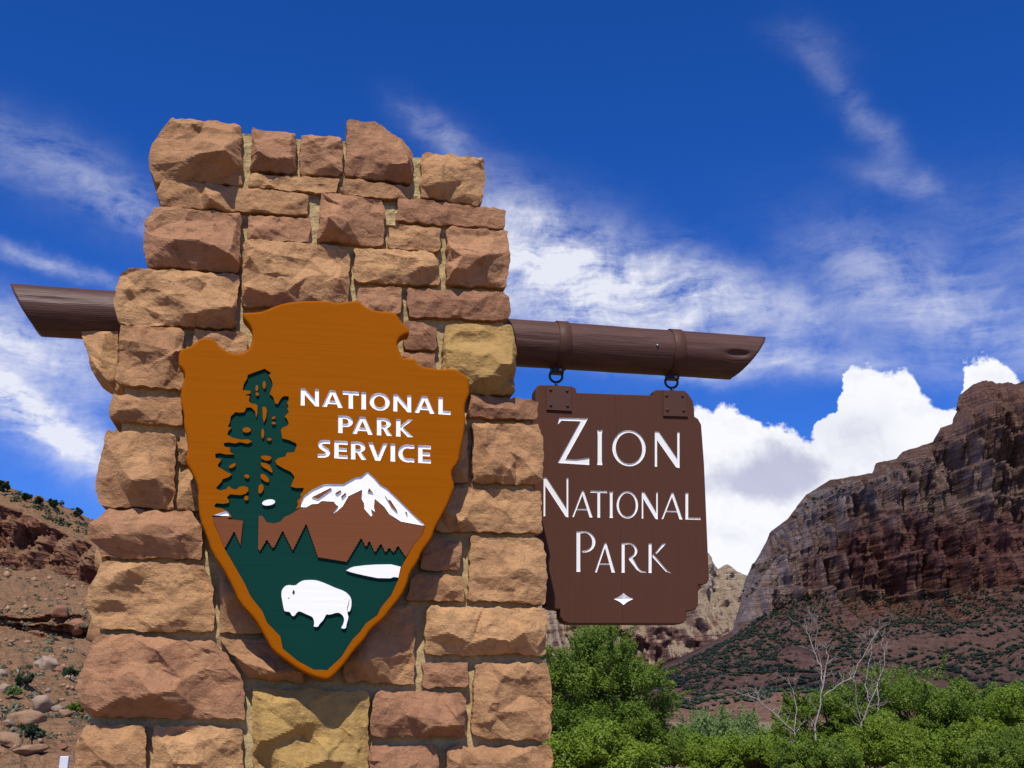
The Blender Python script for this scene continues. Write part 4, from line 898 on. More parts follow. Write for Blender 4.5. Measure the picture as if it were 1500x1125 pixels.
ML = [(880, [(940,1066),(2050,1066)]), (1350, [(940,1030),(1000,1006),(1100,1000),(1300,985),(1500,972),(2050,960)]), (1640, below([(940,1008),(985,990),(1075,958),(1180,936),(1300,938),(1500,926),(2050,910)], 3)), (1900, below(TAL, 2)),
      (1935, below([(940,988),(1072,928),(1085,905),(1110,850),(1140,815),(1215,790),(1320,795),(1420,800),(1500,790),(2050,760)], 1.5)), (2010, below([(940,987),(1072,927),(1085,900),(1110,840),(1150,785),(1215,758),(1300,745),(1400,728),(1500,715),(2050,690)], 1)), (2050, below([(940,986),(1072,926),(1090,860),(1131,785),(1215,722),(1290,712),(1380,680),(1420,640),(1500,630),(2050,620)], .5)), (2110, SKY_M), (2500, [(x, y + 12) for (x, y) in SKY_M])]
M['massif'] = rock_material('massif_rock', (90, 40, 700, [(0.0, (0.33, 0.12, 0.07)), (0.17, (0.33, 0.125, 0.075)), (0.24, (0.36, 0.19, 0.12)), (0.28, (0.25, 0.11, 0.085)), (0.44, (0.24, 0.105, 0.09)), (0.52, (0.40, 0.27, 0.21)), (0.66, (0.37, 0.24, 0.18)), (0.8, (0.33, 0.18, 0.13)), (1.0, (0.28, 0.135, 0.10))]),
    ((0.215, 0.10, 0.068), (0.20, 0.125, 0.09), (0.045, 0.045, 0.03)), pale=(-0.0042, 0.0030, 1.75), scale=0.012, vegdens=0.55)
VM = terrain(940, 2050, 760, ML, [20, 24, 26, 44, 34, 30, 44, 6], disp_massif)
massif = surf('mountain', VM, M['massif'], smooth=False); tag(massif, kind='structure')
# ---- paler mountain far behind, between sign and massif
SKY_F = [(560,960),(700,900),(800,868),(900,840),(960,818),(1005,800),(1038,814),(1055,831),(1064,826),(1078,838),(1091,848),(1120,870),(1200,905),(1400,960)]
def disp_far(V_, k2, xs_):
    x, z = V_[..., 0], V_[..., 2]; c = np.clip(k2 - 0.2, 0, 1)
    V_[..., 1] += c * (130 * fbm(x / 300, z / 500, 4) - 120 * (ridged(x / 150, z / 600 + x / 900, 4, 0.55) - 1) + 25 * fbm(x / 40, z / 40, 3))
    V_[..., 2] += np.clip(k2 - (k2.max() - 1), 0, 1) ** 3 * 12 * fbm(x / 60, x * 0, 4)
    return V_
fl = lambda a, f: [(x, y + (1062 - y) * f) for (x, y) in a]
FLn = [(2900, fl(SKY_F, 1.0)), (3300, fl(SKY_F, 0.72)), (3420, fl(SKY_F, 0.45)), (3600, fl(SKY_F, 0.2)), (3760, SKY_F), (4300, fl(SKY_F, 0.1))]
M['far_rock'] = rock_material('far_rock', (120, 60, 620, [(0.0, (0.22, 0.12, 0.09)), (0.30, (0.19, 0.105, 0.095)), (0.42, (0.30, 0.19, 0.145)), (0.55, (0.47, 0.36, 0.27)), (0.8, (0.52, 0.42, 0.32)), (1.0, (0.50, 0.41, 0.32))]), ((0.30, 0.22, 0.15), (0.34, 0.26, 0.18), (0.07, 0.07, 0.05)), scale=0.008, vegdens=0.4)  # low bands darker and purplish: cloud shade put into the rock colour
farm = surf('far_mountain', terrain(560, 1400, 420, FLn, [20, 36, 36, 36, 6], disp_far), M['far_rock'], smooth=False); tag(farm, kind='structure')

# ---- near hillside on the left
def disp_hill(V_, k2, xs_):
    x, y, z = V_[..., 0].copy(), V_[..., 1].copy(), V_[..., 2].copy()
    def bump_(k0, w): return np.exp(-((k2 - k0) / w) ** 2)
    cliff = np.clip(1 - np.abs(k2 - 6.5) / 0.62, 0, 1) ** .5; out = np.clip(1 - np.abs(k2 - 4.5) / .75, 0, 1)
    V_[..., 1] += cliff * (4.0 * fbm(x / 7, z / 18, 4) - 4.2 * (ridged(x / 3.6, z / 22, 5, 0.6) - 1) + 0.5 * np.round(2 * perlin(z / 1.9, x / 30)) )
    V_[..., 1] += out * (2.2 * fbm(x / 3.0, z / 2.2, 4) + 1.5 * np.round(2 * perlin(x / 9 + 3, z / 0.9)))
    slope = 1 - np.maximum(cliff, out * .7)
    V_[..., 2] += slope * np.clip(k2, 0, 1) * (0.9 * fbm(x / 8, y / 9, 4) + 0.28 * fbm(x / 1.6, y / 1.8, 4, .6) + .35 * np.clip(ridged(x / 2.6, y / 2.6, 3) - 1.25, 0, 2))
    V_[..., 2] += np.clip(k2 - 7.2, 0, 1) * (0.9 * fbm(x / 3.0, y / 3.0, 4))
    return V_
HX = [-700, 0, 65, 130, 300, 500, 700, 900]
def hl(*ys): return list(zip(HX, ys))
HL = [(9, hl(1330,1330,1330,1330,1330,1330,1330,1330)), (27, hl(1130,1128,1126,1124,1120,1116,1112,1110)), (46, hl(1055,1063,1066,1068,1075,1082,1085,1085)), (70, hl(950,1000,1006,1012,1035,1055,1062,1064)), (106, hl(830,925,933,940,985,1020,1040,1052)), (109, hl(780,890,898,908,960,1005,1036,1050)),
      (149, hl(650,828,840,853,905,968,1015,1046)), (151, hl(540,736,765,799,868,945,1006,1043)), (158, hl(525,724,750,782,850,935,1000,1041)), (172, hl(500,712,731,760,830,920,995,1040)), (260, hl(560,760,780,800,870,950,1010,1045))]
M['hill'] = rock_material('hill_rock', (3.0, 3.0, 34, [(0.0, (0.20, 0.12, 0.075)), (0.28, (0.26, 0.095, 0.045)), (0.42, (0.25, 0.10, 0.055)), (0.6, (0.20, 0.085, 0.055)), (0.8, (0.23, 0.095, 0.06)), (1.0, (0.26, 0.13, 0.08))]), ((0.23, 0.135, 0.075), (0.30, 0.16, 0.085), (0.13, 0.11, 0.06)), scale=0.22, vegdens=0.55)
VH = terrain(-700, 900, 520, HL, [10, 24, 24, 36, 26, 36, 52, 12, 16, 8], disp_hill)
hill = surf('hillside', VH, M['hill'], smooth=False); tag(hill, kind='structure')

def ground_on(V_, xpx, ypx):
    """nearest grid point of a terrain that the photo shows at this pixel"""
    d_ = V_.reshape(-1, 3) - np.array(CAM); vy = cos(PITCH) * d_[:, 1] + sin(PITCH) * d_[:, 2]; vu = -sin(PITCH) * d_[:, 1] + cos(PITCH) * d_[:, 2]
    X_ = 750 + F * d_[:, 0] / vy; Y_ = 562.5 - F * vu / vy
    q = (X_ - xpx) ** 2 + (Y_ - ypx) ** 2; q[vy < 0] = 1e9
    i = np.argsort(q)[:6]; i = i[np.argmin(d_[i, 1])]; return Vector(V_.reshape(-1, 3)[i])

# ------------------------------------------------------------------ boulders on the hillside
def boulder_mesh(seed, flat=0.7):
    r = np.random.RandomState(seed); n1, n2 = 26, 18
    th_ = np.linspace(0, 2 * pi, n1, endpoint=False)[:, None]; ph = np.linspace(0.02, pi - 0.02, n2)[None]
    dirs = np.stack([np.cos(th_) * np.sin(ph), np.sin(th_) * np.sin(ph), np.cos(ph) + 0 * th_], -1)
    h = np.full(dirs.shape[:2], 1.25)
    for _ in range(17):
        nn = r.normal(size=3); nn /= np.linalg.norm(nn); c = np.clip(dirs @ nn, 0.05, None); h = np.minimum(h, (0.74 + 0.25 * r.rand()) / c)
    h = h * (1 + 0.07 * fbm(dirs[..., 0] * 3 + seed, dirs[..., 2] * 3 + dirs[..., 1] * 2, 4))
    V_ = dirs * h[..., None] * np.array([1, 0.8, flat])
    idx = np.arange(n1 * n2).reshape(n1, n2); f = np.stack([idx[:, :-1], np.roll(idx, -1, 0)[:, :-1], np.roll(idx, -1, 0)[:, 1:], idx[:, 1:]], -1).reshape(-1, 4)
    return mesh_np('boulder', V_.reshape(-1, 3), f)
def simple_rock(name, a_, b_, c_):
    m, nt, b = material(name); oc = nt.new('ShaderNodeTexCoord').outputs['Object']
    n1 = nt.noise(oc, 1.6, 5, .6); n2 = nt.noise(oc, 9, 5, .7)
    col = nt.mix(nt.remap(n1, .35, .65), a_, b_); col = nt.mix(nt.remap(n2, .5, .75, 0, .6), col, c_)
    nt.put(b.inputs['Base Color'], col); nt.put(b.inputs['Normal'], nt.bump(n2, .7, .12)); M[name] = m; return m
simple_rock('boulder_pale', (0.38, 0.285, 0.20), (0.30, 0.205, 0.145), (0.18, 0.12, 0.09)); simple_rock('boulder_red', (0.30, 0.13, 0.07), (0.25, 0.12, 0.075), (0.14, 0.07, 0.05)); simple_rock('boulder_tan', (0.40, 0.25, 0.14), (0.33, 0.19, 0.11), (0.18, 0.10, 0.07))
BL = [(70,971,17,'boulder_pale','pale pink boulder high on the slope, largest of the upper pair'), (87,980,8,'boulder_red','small dark boulder tucked right below the pale pink pair'), (55,972,9,'boulder_pale','small pale boulder at left of the large upper one'), (101,993,9,'boulder_pale','light rounded boulder beside the green bush by the pillar edge'),
 (60,1037,19,'boulder_pale','big rounded greyish boulder in the middle of the lower slope'), (38,1052,20,'boulder_tan','broad tan boulder below the big rounded greyish one'), (15,1055,9,'boulder_pale','small pale block at left of the broad tan boulder'), (83,1036,8,'boulder_pale','small pale boulder at right of the big rounded one'), (97,1045,10,'boulder_tan','tan boulder leaning by the pillar edge'),
 (15,1083,20,'boulder_tan','long flat tan slab lying at the left picture edge'), (42,1096,18,'boulder_tan','orange tan slab in front of the dark juniper bush'), (92,1094,11,'boulder_red','flat dark red rock low on the slope'), (4,1010,10,'boulder_pale','pale boulder cut by the left picture edge'), (3,985,8,'boulder_pale','small pale rock above the cut boulder at left edge'), (68,1010,5,'boulder_pale','tiny white rock in the middle of the slope'), (80,1021,7,'boulder_tan','little tan block above the small pale boulder'), (58,1007,4,'boulder_pale','tiniest whitish rock near the grey sage patch'), (3,1107,9,'boulder_tan','tan rock in the lower left corner'), (88,892,14,'boulder_red','dark red overhanging block below the cliff'), (112,915,16,'boulder_red','red rounded block in the outcrop touching the pillar')]
for i, (x, y, r_, mt_, lab) in enumerate(BL):
    g_ = ground_on(VH, x, y + r_ * .35); sz = r_ * g_.y / F
    o = obj('boulder', boulder_mesh(50 + i, 0.45 if 'slab' in lab or 'flat' in lab else 0.68), M[mt_], None, g_ + Vector((0, 0, sz * .25)), smooth=False); o.scale = (sz * (1.25 if 'slab' in lab or 'broad' in lab else 1), sz, sz); o.rotation_euler = (0.15 * sin(i), 0.25 * cos(i * 2.1), i * 1.3)
    tag(o, lab, 'boulder', 'boulders on the left hillside')
# scattered stones too small to count
vs_l, fs_l = [], []; base_m = boulder_mesh(5); bv = np.zeros(len(base_m.vertices) * 3); base_m.vertices.foreach_get('co', bv)
ico = np.array([(0,0,1),(.9,0,.3),(.25,.85,.3),(-.75,.5,.3),(-.7,-.55,.35),(.3,-.85,.25),(0,0,-.4)]); icf = np.array([(0,1,2),(0,2,3),(0,3,4),(0,4,5),(0,5,1),(6,2,1),(6,3,2),(6,4,3),(6,5,4),(6,1,5)])
rs = np.random.RandomState(4); cand = VH[10:150].reshape(-1, 3); vis = cand[(cand[:, 1] > 14) & (cand[:, 1] < 150) & (np.abs(cand[:, 0] / cand[:, 1] + .42) < .14)]
for i in range(1500):
    c = vis[rs.randint(len(vis))]; s_ = (0.0010 + 0.0032 * rs.rand() ** 4) * c[1] * 1.0
    v_ = ico * s_ * (0.6 + .8 * rs.rand(7, 1)); a_ = rs.rand() * 6.28; R2 = np.array([[cos(a_), -sin(a_), 0], [sin(a_), cos(a_), 0], [0, 0, 1]])
    fs_l.append(icf + 7 * i); vs_l.append(v_ @ R2.T + c)
o = obj('loose_stones', mesh_np('loose_stones', np.concatenate(vs_l), np.concatenate(fs_l)), M['boulder_tan']); tag(o, 'small loose pale stones scattered over the left hillside', 'stones', kind='stuff')

# ------------------------------------------------------------------ foliage
def leaf_material(name, c1, c2, trans=0.35):
    m, nt, b = material(name)
    at_ = nt.new('ShaderNodeAttribute', attribute_name='tint'); f = at_.outputs['Fac']
    col = nt.mix(f, c1, c2); nt.put(b.inputs['Base Color'], col); b.inputs['Roughness'].default_value = 0.5; b.inputs['Specular IOR Level'].default_value = 0.3
    tr = nt.new('ShaderNodeBsdfTranslucent'); nt.put(tr.inputs[0], nt.mix(0.5, col, (0.16, 0.22, 0.02))); mx = nt.new('ShaderNodeMixShader'); mx.inputs[0].default_value = trans
    nt.l.new(b.outputs[0], mx.inputs[1]); nt.l.new(tr.outputs[0], mx.inputs[2]); nt.l.new(mx.outputs[0], nt.n['Material Output'].inputs[0]); M[name] = m; return m
leaf_material('leaf_green', (0.085, 0.15, 0.012), (0.19, 0.265, 0.03), .45); leaf_material('leaf_bright', (0.125, 0.20, 0.012), (0.235, 0.32, 0.025), .45); leaf_material('leaf_sage', (0.12, 0.19, 0.05), (0.19, 0.27, 0.085)); leaf_material('leaf_scrub', (0.075, 0.075, 0.04), (0.15, 0.14, 0.085), .15); leaf_material('leaf_dark', (0.016, 0.032, 0.014), (0.035, 0.055, 0.022), 0.15)
simple_rock('bark', (0.16, 0.12, 0.09), (0.11, 0.08, 0.06), (0.06, 0.045, 0.035)); simple_rock('dead_wood', (0.40, 0.345, 0.31), (0.29, 0.24, 0.21), (0.15, 0.12, 0.11))
def crown_mesh(seed, n_leaf, size, lobes, nclump=90):
    """lobes: (x, y, z, rx, ry, rz) ellipsoids that make up the crown; leaves hang in clumps through their volume"""
    r = np.random.RandomState(seed); lob = np.array(lobes, float); wgt = lob[:, 3] * lob[:, 4] * lob[:, 5]; wgt = wgt ** .75; wgt /= wgt.sum()
    li = r.choice(len(lob), nclump, p=wgt); dv = r.normal(size=(nclump, 3)); dv /= np.linalg.norm(dv, axis=1)[:, None]; dv[:, 2] = np.where(dv[:, 2] < -.3, -dv[:, 2] * .6, dv[:, 2])
    rad_ = (0.25 + 0.85 * r.rand(nclump) ** .5)[:, None]
    cc = lob[li, :3] + dv * lob[li, 3:] * rad_; cs = (0.09 + .24 * r.rand(nclump) ** 1.5) * lob[li, 3:].mean(1)
    ci = r.choice(nclump, n_leaf, p=cs ** 2 / (cs ** 2).sum()); d_ = r.normal(size=(n_leaf, 3)); d_ /= np.linalg.norm(d_, axis=1)[:, None]
    p = cc[ci] + d_ * (cs[ci] * (0.35 + .75 * r.rand(n_leaf) ** .7))[:, None] * np.array([1.15, 1.15, .9])
    ns = max(6, nclump // 4); sb = cc[r.randint(nclump, size=ns)]; ctr = lob[0, :3]      # feathery shoots that break the outline
    sdir = sb - ctr; sdir /= np.linalg.norm(sdir, axis=1)[:, None] + 1e-6; sdir = sdir + np.array([0, 0, .7]) + .3 * r.normal(size=(ns, 3)); sdir /= np.linalg.norm(sdir, axis=1)[:, None]; slen = lob[:, 3:].mean() * (.35 + .55 * r.rand(ns))
    k_ = int(n_leaf * .14); si = r.randint(ns, size=k_); tq = r.rand(k_); p[:k_] = sb[si] + sdir[si] * (slen[si] * tq)[:, None] + r.normal(size=(k_, 3)) * (lob[:, 3:].mean() * .06 * (1.15 - tq))[:, None]
    nrm = d_ * .5 + r.normal(size=(n_leaf, 3)) * .6 + np.array([0, -.35, .6]); nrm /= np.linalg.norm(nrm, axis=1)[:, None]
    a_ = np.cross(nrm, r.normal(size=(n_leaf, 3))); a_ /= np.linalg.norm(a_, axis=1)[:, None]; b_ = np.cross(nrm, a_)
    s_ = size * (0.6 + .8 * r.rand(n_leaf))[:, None]
    V_ = np.stack([p - a_ * s_, p + b_ * s_ * .55 + nrm * s_ * .1, p + a_ * s_, p - b_ * s_ * .55 + nrm * s_ * .1], 1).reshape(-1, 3)
    me = mesh_np('crown', V_, np.arange(n_leaf * 4).reshape(-1, 4))
    at_ = me.attributes.new('tint', 'FLOAT', 'FACE'); ct = r.rand(nclump); at_.data.foreach_set('value', np.clip(ct[ci] * .45 + .45 * r.rand(n_leaf) + .35 * fbm(p[:, 0] * 1.3 + seed, p[:, 2] * 1.3, 2), 0, 1).astype(np.float32))
    return me, cc
def tree(name, loc, seed, n_leaf, size, lobes, mat, label, cat, group=None, trunk_r=0.14, nclump=90):
    t_ = empty(name, loc); me, cc = crown_mesh(seed, n_leaf, size, lobes, nclump); obj('crown', me, M[mat], t_)
    mb = MB(); rr2 = random.Random(seed); top_ = Vector(lobes[0][:3])
    mb.tube([(0, 0, -.2), (top_.x * .2, top_.y * .2, top_.z * .35), (top_.x * .6, top_.y * .6, top_.z * .75), tuple(top_)], [trunk_r, trunk_r * .8, trunk_r * .55, trunk_r * .25], 8)
    for i in range(0, len(cc), max(1, len(cc) // 22)):
        c = Vector(cc[i]); st_ = Vector((top_.x * .3, top_.y * .3, top_.z * (.3 + .4 * rr2.random()))); md = st_.lerp(c, .5) + Vector((0, 0, .12 * (c - st_).length)); mb.tube([st_, md, c], [trunk_r * .35, trunk_r * .22, trunk_r * .06], 5, cap=False)
    mb.build('trunk', M['bark'], t_); tag(t_, label, cat, group); return t_
def base_at(x, Y): p = at(x, 1053, Y); return Vector((p.x, Y, 0))
def hgt(y, Y): return at(750, y, Y).z
def wpx(w_, Y): return w_ * Y / F
# big cottonwood beside the pillar
Y = 28; Hh = hgt(922, Y)
tree('cottonwood_tree', base_at(880, Y), 1, 170000, .029, [(0, 0, Hh - 1.2, 1.15, 1.2, 1.1), (-.95, .2, Hh - 1.45, 1.1, 1.1, 1.1), (.75, -.1, Hh - 1.6, .95, 1.0, 1.1), (1.2, 0, Hh - 2.7, .85, .9, 1.1), (.1, -.2, Hh - 2.5, 1.3, 1.2, 1.3), (-1.2, 0, Hh - 2.6, 1.1, 1, 1.2), (.9, 0, .8, 1.2, 1, .9), (-.6, 0, .8, 1.3, 1, .9)], 'leaf_green', 'large rounded green tree filling the gap right beside the stone pillar', 'tree', 'green trees on the valley floor', nclump=420)
Y = 20; Hh = hgt(1058, Y)
tree('leafy_bush', base_at(868, Y), 2, 30000, .028, [(0, 0, Hh - .65, .9, .7, .65), (-.6, 0, Hh - .8, .6, .6, .6), (.55, .1, Hh - .9, .6, .6, .5)], 'leaf_bright', 'low leafy bush in front of the large rounded tree', 'bush', None, .05, 150)
Y = 58; Hh = hgt(1047, Y)
tree('sage_green_tree', base_at(1062, Y), 3, 40000, .055, [(0, 0, Hh - 1.2, 2.0, 1.6, 1.2), (-1.8, 0, Hh - 1.6, 1.4, 1.4, 1.1), (1.3, 0, Hh - 1.8, 1.4, 1.2, 1.1)], 'leaf_sage', 'pale sage green tree in the hollow behind the brighter bushes', 'tree', 'green trees on the valley floor', .12, 200)
TR = [(1010, 36, 1080, 75, 'leaf_bright', 'bright green bush low at the right of the large rounded tree'), (1105, 34, 1083, 80, 'leaf_bright', 'low bright bush left of the leaning dead branch'), (1215, 48, 1006, 85, 'leaf_green', 'dark green tree standing behind the left bare tree'), (1345, 46, 983, 105, 'leaf_green', 'tallest broad green tree at right behind the bare branches'), (1425, 44, 1003, 80, 'leaf_green', 'green tree stepping down right of the tallest one'), (1500, 40, 1012, 85, 'leaf_bright', 'bright green tree cut by the right picture edge'), (1300, 32, 1058, 90, 'leaf_bright', 'sunlit yellow green bush in front below the tallest tree'), (1400, 29, 1078, 80, 'leaf_bright', 'low front bush between two trees near bottom right'), (1190, 30, 1092, 60, 'leaf_green', 'small bush at the foot of the bare trees'), (1480, 27, 1072, 70, 'leaf_green', 'dark low bush in the bottom right corner')]
for i, (x, Y, yt, wp, mt_, lab) in enumerate(TR):
    Hh = hgt(yt, Y); w_ = wpx(wp, Y); rz = max(.6, min(Hh * .42, w_ * .9)); rr2 = random.Random(60 + i)
    lobes = [(0, 0, Hh - rz, w_ * .75, w_ * .7, rz)] + [(w_ * (.65 * k_ + .2 * (rr2.random() - .5)), w_ * .3 * (rr2.random() - .5), Hh - rz * (1.15 + .45 * rr2.random()), w_ * .5, w_ * .5, rz * .8) for k_ in (-1, 1)] + [(w_ * .3 * k_, -.1 * w_, max(.5, Hh - 2.0 * rz), w_ * .7, w_ * .6, rz * .9) for k_ in (-1, 1)] + [(w_ * (1.5 * rr2.random() - .75), w_ * .4 * (rr2.random() - .5), Hh - rz * (.35 + .8 * rr2.random()), w_ * (.16 + .14 * rr2.random()), w_ * .2, rz * (.3 + .3 * rr2.random())) for _ in range(5)]
    tree('broadleaf_tree' if Y >= 40 else 'leafy_bush', base_at(x, Y), 20 + i, 64000 if Y >= 40 else 46000, .00095 * Y, lobes, mt_, lab, 'tree' if Y >= 40 else 'bush', 'green trees on the valley floor' if Y >= 40 else 'bushes on the valley floor', .12, 240)
# bare dead trees
def bare(name, Y, limbs, label, seed):
    rr2 = random.Random(seed); b0 = at(limbs[0][0][0][0], limbs[0][0][0][1], Y); t_ = empty(name, (b0.x, Y, 0)); org = Vector((b0.x, Y, 0))
    for k_, (pts_, r0) in enumerate(limbs):
        w3 = []
        for q, (x, y) in enumerate(pts_): w3.append(at(x, y, Y + .35 * sin(k_ * 2.3) * q) - org)
        mb = MB(); n_ = len(w3); rads = [(.58 * r0 * (1 - .75 * q / max(1, n_ - 1))) for q in range(n_)]
        # resample with small kinks
        pp, rd = [], []
        for q in range(n_ - 1):
            for s_ in (0, .35, .7):
                pp.append(w3[q].lerp(w3[q + 1], s_) + Vector((rr2.gauss(0, .03), rr2.gauss(0, .03), rr2.gauss(0, .02))) * (0 if q == 0 and s_ == 0 else 1)); rd.append(rads[q] * (1 - s_) + rads[q + 1] * s_)
        pp.append(w3[-1]); rd.append(rads[-1]); mb.tube(pp, rd, 7)
        for q in range(2, len(pp) - 1, 1):                          # twigs
            for _ in range(rr2.choice((0, 1, 1, 2, 2))):
                d_ = Vector((rr2.gauss(0, 1), rr2.gauss(0, .6), rr2.random() * 1.1 + .2)).normalized() * (.25 + .5 * rr2.random()); mb.tube([pp[q], pp[q] + d_ * .5 + Vector((0, 0, .05)), pp[q] + d_], [min(.012, rd[q] * .45), min(.009, rd[q] * .3), .004], 5, cap=False)
                for _2 in range(2): e_ = pp[q] + d_ * (.4 + .4 * rr2.random()); mb.tube([e_, e_ + Vector((rr2.gauss(0, .14), rr2.gauss(0, .1), .1 + .22 * rr2.random()))], [.006, .003], 4, cap=False)
        mb.build('branch' if k_ else 'trunk', M['dead_wood'], t_)
    tag(t_, label, 'dead tree', 'bare dead trees'); return t_
bare('bare_tree', 37, [([(1173,1150),(1166,1095),(1163,1072),(1130,1042),(1105,1022),(1078,1014)], .055), ([(1163,1072),(1166,1040),(1160,1010),(1152,990)], .03), ([(1130,1042),(1110,1036),(1100,1020)], .018), ([(1105,1022),(1088,1008)], .015)], 'leaning bare branch reaching left in front of the talus slope', 1)
bare('bare_tree', 40, [([(1196,1150),(1194,1100),(1200,1045),(1206,1005),(1212,960),(1214,945)], .07), ([(1206,1005),(1202,975),(1193,955),(1186,930),(1178,908)], .038), ([(1186,930),(1190,905),(1196,892)], .02), ([(1206,1020),(1225,1005),(1250,990),(1262,965),(1285,925),(1292,918)], .036), ([(1193,955),(1198,925),(1197,903)], .018)], 'bare grey dead tree with tall forked top, left of the pair', 2)
bare('bare_tree', 41, [([(1264,1150),(1262,1085),(1263,1060),(1274,1030),(1285,1000),(1296,975),(1300,940)], .06), ([(1274,1030),(1268,1005),(1274,970),(1278,945),(1285,922)], .03), ([(1285,1000),(1288,1035),(1284,1050)], .03), ([(1300,955),(1290,945),(1294,935)], .02), ([(1263,1060),(1255,1030),(1252,990),(1250,972)], .025), ([(1278,945),(1268,945),(1266,932)], .016)], 'bare whitish dead tree with several upright limbs, right of the pair', 3)

# junipers and scrub on the near hillside
SB = [(33,1000,11,'leaf_dark','dark green bush beside the grey sage on the left slope'), (103,985,9,'leaf_dark','green bush by the light boulder near the pillar edge'), (44,1078,17,'leaf_dark','dark juniper bush between the tan slabs'), (114,1036,9,'leaf_green','bright green shrub touching the pillar edge'), (45,1112,14,'leaf_dark','dark shrub at the bottom left'), (4,712,8,'leaf_dark','juniper on the skyline at the left picture edge'), (37,727,6,'leaf_dark','round juniper on the skyline, second from left'), (78,737,6,'leaf_dark','juniper standing highest in the middle of the skyline'), (116,751,5,'leaf_dark','small juniper on the skyline nearest the pillar'), (57,733,4,'leaf_dark','small scrub below the middle of the skyline'), (20,1015,9,'leaf_sage','grey sage shrub at left of the dark green bush')]
for i, (x, y, r_, mt_, lab) in enumerate(SB):
    g_ = ground_on(VH, x, y + r_ * .8); s_ = r_ * g_.y / F
    tree('shrub', g_, 300 + i, 1800, max(.02, .0016 * g_.y), [(0, 0, s_ * .9, s_, s_, s_ * .9), (s_ * .5, 0, s_ * .6, s_ * .6, s_ * .6, s_ * .6), (-s_ * .5, 0, s_ * .55, s_ * .6, s_ * .6, s_ * .6)], mt_, lab, 'shrub', 'shrubs on the left hillside', s_ * .08, 22)
# scrub masses nobody could count
def scrub(name, V_, rows, n_, smin, smax, mat, seed, cond, label):
    rs = np.random.RandomState(seed); c_ = V_[rows[0]:rows[1]].reshape(-1, 3); c_ = c_[cond(c_)]
    vs_l, fs_l = [], []; pk = c_[rs.randint(len(c_), size=n_)]
    msk = fbm(pk[:, 0] * smax[1], pk[:, 2] * smax[1] + pk[:, 1] * smax[1] * .4, 3) + rs.normal(size=n_) * .35 > smax[2]; pk = pk[msk]
    for i, c in enumerate(pk):
        s_ = smin + (smax[0] - smin) * rs.rand() ** 2; v_ = ico * s_ * (.6 + .8 * rs.rand(7, 1)) * np.array([1, 1, .85]); vs_l.append(v_ + c + np.array([0, 0, s_ * .2])); fs_l.append(icf + 7 * i)
    me = mesh_np(name, np.concatenate(vs_l), np.concatenate(fs_l)); at_ = me.attributes.new('tint', 'FLOAT', 'FACE'); at_.data.foreach_set('value', np.repeat(rs.rand(len(pk)), 10).astype(np.float32))
    o = obj(name, me, M[mat]); tag(o, label, 'scrub', kind='stuff')
def scrub_leaves(name, V_, rows, n_, smin, smax, mat, seed, cond, label):
    """small shrubs as bursts of leaf-sized faces"""
    rs = np.random.RandomState(seed); c_ = V_[rows[0]:rows[1]].reshape(-1, 3); c_ = c_[cond(c_)]; pk = c_[rs.randint(len(c_), size=n_)]
    pk = pk[fbm(pk[:, 0] * smax[1], pk[:, 1] * smax[1], 3) + rs.normal(size=n_) * .35 > smax[2]]; K = 26; m_ = len(pk)
    s_ = np.repeat(smin + (smax[0] - smin) * rs.rand(m_) ** 2.5, K)[:, None]; d_ = rs.normal(size=(m_ * K, 3)); d_ /= np.linalg.norm(d_, axis=1)[:, None]; d_[:, 2] = np.abs(d_[:, 2]) * .8
    p = np.repeat(pk, K, 0) + d_ * s_ * (.4 + .6 * rs.rand(m_ * K, 1)); a_ = np.cross(d_ + .6 * rs.normal(size=d_.shape), rs.normal(size=d_.shape)); a_ /= np.linalg.norm(a_, axis=1)[:, None]; b_ = np.cross(a_, d_); q = s_ * .32
    V2 = np.stack([p - a_ * q, p + b_ * q * .6, p + a_ * q, p - b_ * q * .6], 1).reshape(-1, 3); me = mesh_np(name, V2, np.arange(len(V2)).reshape(-1, 4))
    at_ = me.attributes.new('tint', 'FLOAT', 'FACE'); at_.data.foreach_set('value', np.clip(np.repeat(rs.rand(m_), K) * .7 + .4 * rs.rand(m_ * K), 0, 1).astype(np.float32))
    o = obj(name, me, M[mat]); tag(o, label, 'scrub', kind='stuff')
scrub('talus_scrub', VM, (8, 74), 30000, .9, (4.4, 1 / 120, -.25), 'leaf_dark', 8, lambda c: (c[:, 0] > 150) & (c[:, 0] < 1250), 'dark pinyon and juniper scrub dotting the talus slope')
scrub('ledge_scrub', VM, (114, 200), 1800, 2.0, (5.0, 1 / 90, .25), 'leaf_dark', 9, lambda c: (c[:, 0] > 420) & (c[:, 0] < 1250), 'dark scrub growing along the cliff ledges')
scrub_leaves('hill_scrub', VH, (10, 160), 4500, .08, (.5, 1 / 9, -.05), 'leaf_scrub', 10, lambda c: (c[:, 1] > 30) & (np.abs(c[:, 0] / c[:, 1] + .42) < .14), 'low grey sage scrub over the left hillside')
scrub_leaves('crest_scrub', VH, (212, 240), 600, .15, (.95, 1 / 9, .1), 'leaf_dark', 12, lambda c: (np.abs(c[:, 0] / c[:, 1] + .42) < .12), 'dark scrub along the hill crest above the cliff')
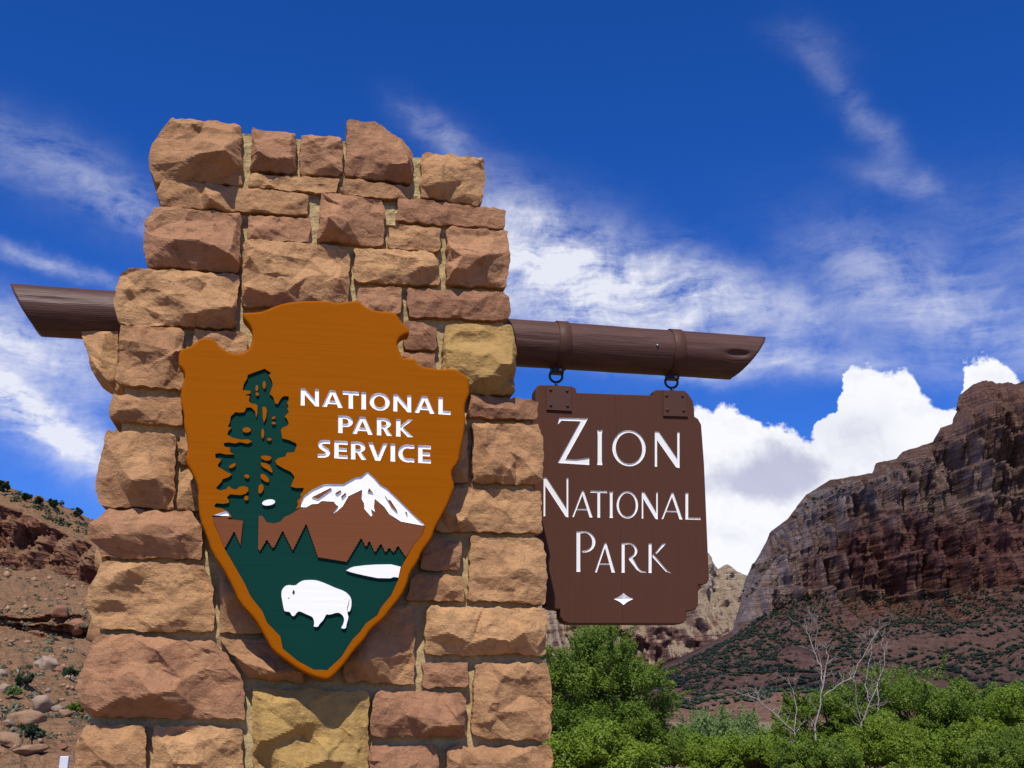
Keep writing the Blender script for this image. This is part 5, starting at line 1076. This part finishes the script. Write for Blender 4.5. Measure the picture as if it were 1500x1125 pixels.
# white marker post
g_ = at(94, 1119, 16); pz = g_.z
mb = MB(); mb.box((0, 0, (pz + .1) / 2 - .05), (.12, .05, pz + .2), .006); mb.box((0, 0, pz + .055), (.105, .045, .01))
o = mb.build('marker_post', M['post_white'], None, (g_.x, 16, 0)); tag(o, 'small white marker post at the foot of the hillside by the pillar', 'post')

# ------------------------------------------------------------------ cumulus whose shadow lies on the mountain (high above the picture)
m, nt, b = material('cloud_white'); b.inputs['Base Color'].default_value = (0.9, 0.9, 0.92, 1); b.inputs['Roughness'].default_value = 1.0
oc = nt.new('ShaderNodeTexCoord').outputs['Object']; nt.put(b.inputs['Base Color'], nt.mix(nt.noise(oc, .01, 3), (.88, .88, .9), (.92, .92, .94))); M['cloud'] = m
tp_ = nt.new('ShaderNodeBsdfTransparent'); mx = nt.new('ShaderNodeMixShader'); mx.inputs[0].default_value = 0.74; nt.l.new(b.outputs[0], mx.inputs[1]); nt.l.new(tp_.outputs[0], mx.inputs[2]); nt.l.new(mx.outputs[0], nt.n['Material Output'].inputs[0])
def cloud(cx_, cy_, cz_, rx, ry, rz, seed, label):
    n1, n2 = 96, 40; th_ = np.linspace(0, 2 * pi, n1, endpoint=False)[:, None]; ph = np.linspace(.01, pi - .01, n2)[None]
    dirs = np.stack([np.cos(th_) * np.sin(ph), np.sin(th_) * np.sin(ph), np.cos(ph) + 0 * th_], -1)
    h = 1 + .28 * np.abs(fbm(dirs[..., 0] * 3 + seed, dirs[..., 1] * 3 + dirs[..., 2] * 2, 4)) - .12
    V_ = dirs * h[..., None] * np.array([rx, ry, rz]); V_[..., 2] = np.where(V_[..., 2] < 0, V_[..., 2] * .25, V_[..., 2])
    idx = np.arange(n1 * n2).reshape(n1, n2); f = np.stack([idx[:, :-1], np.roll(idx, -1, 0)[:, :-1], np.roll(idx, -1, 0)[:, 1:], idx[:, 1:]], -1).reshape(-1, 4)
    o = obj('cloud', mesh_np('cloud', V_.reshape(-1, 3), f), M['cloud'], None, (cx_, cy_, cz_), smooth=True); tag(o, label, 'cloud', kind='structure')
def over(x, y, z, alt): t_ = (alt - z) / S.z; return x + S.x * t_, y + S.y * t_
cxx, cyy = over(900, 1650, 250, 2300); cloud(cxx, cyy, 2300, 900, 900, 260, 3, 'broad cumulus drifting above the mountain on the right')
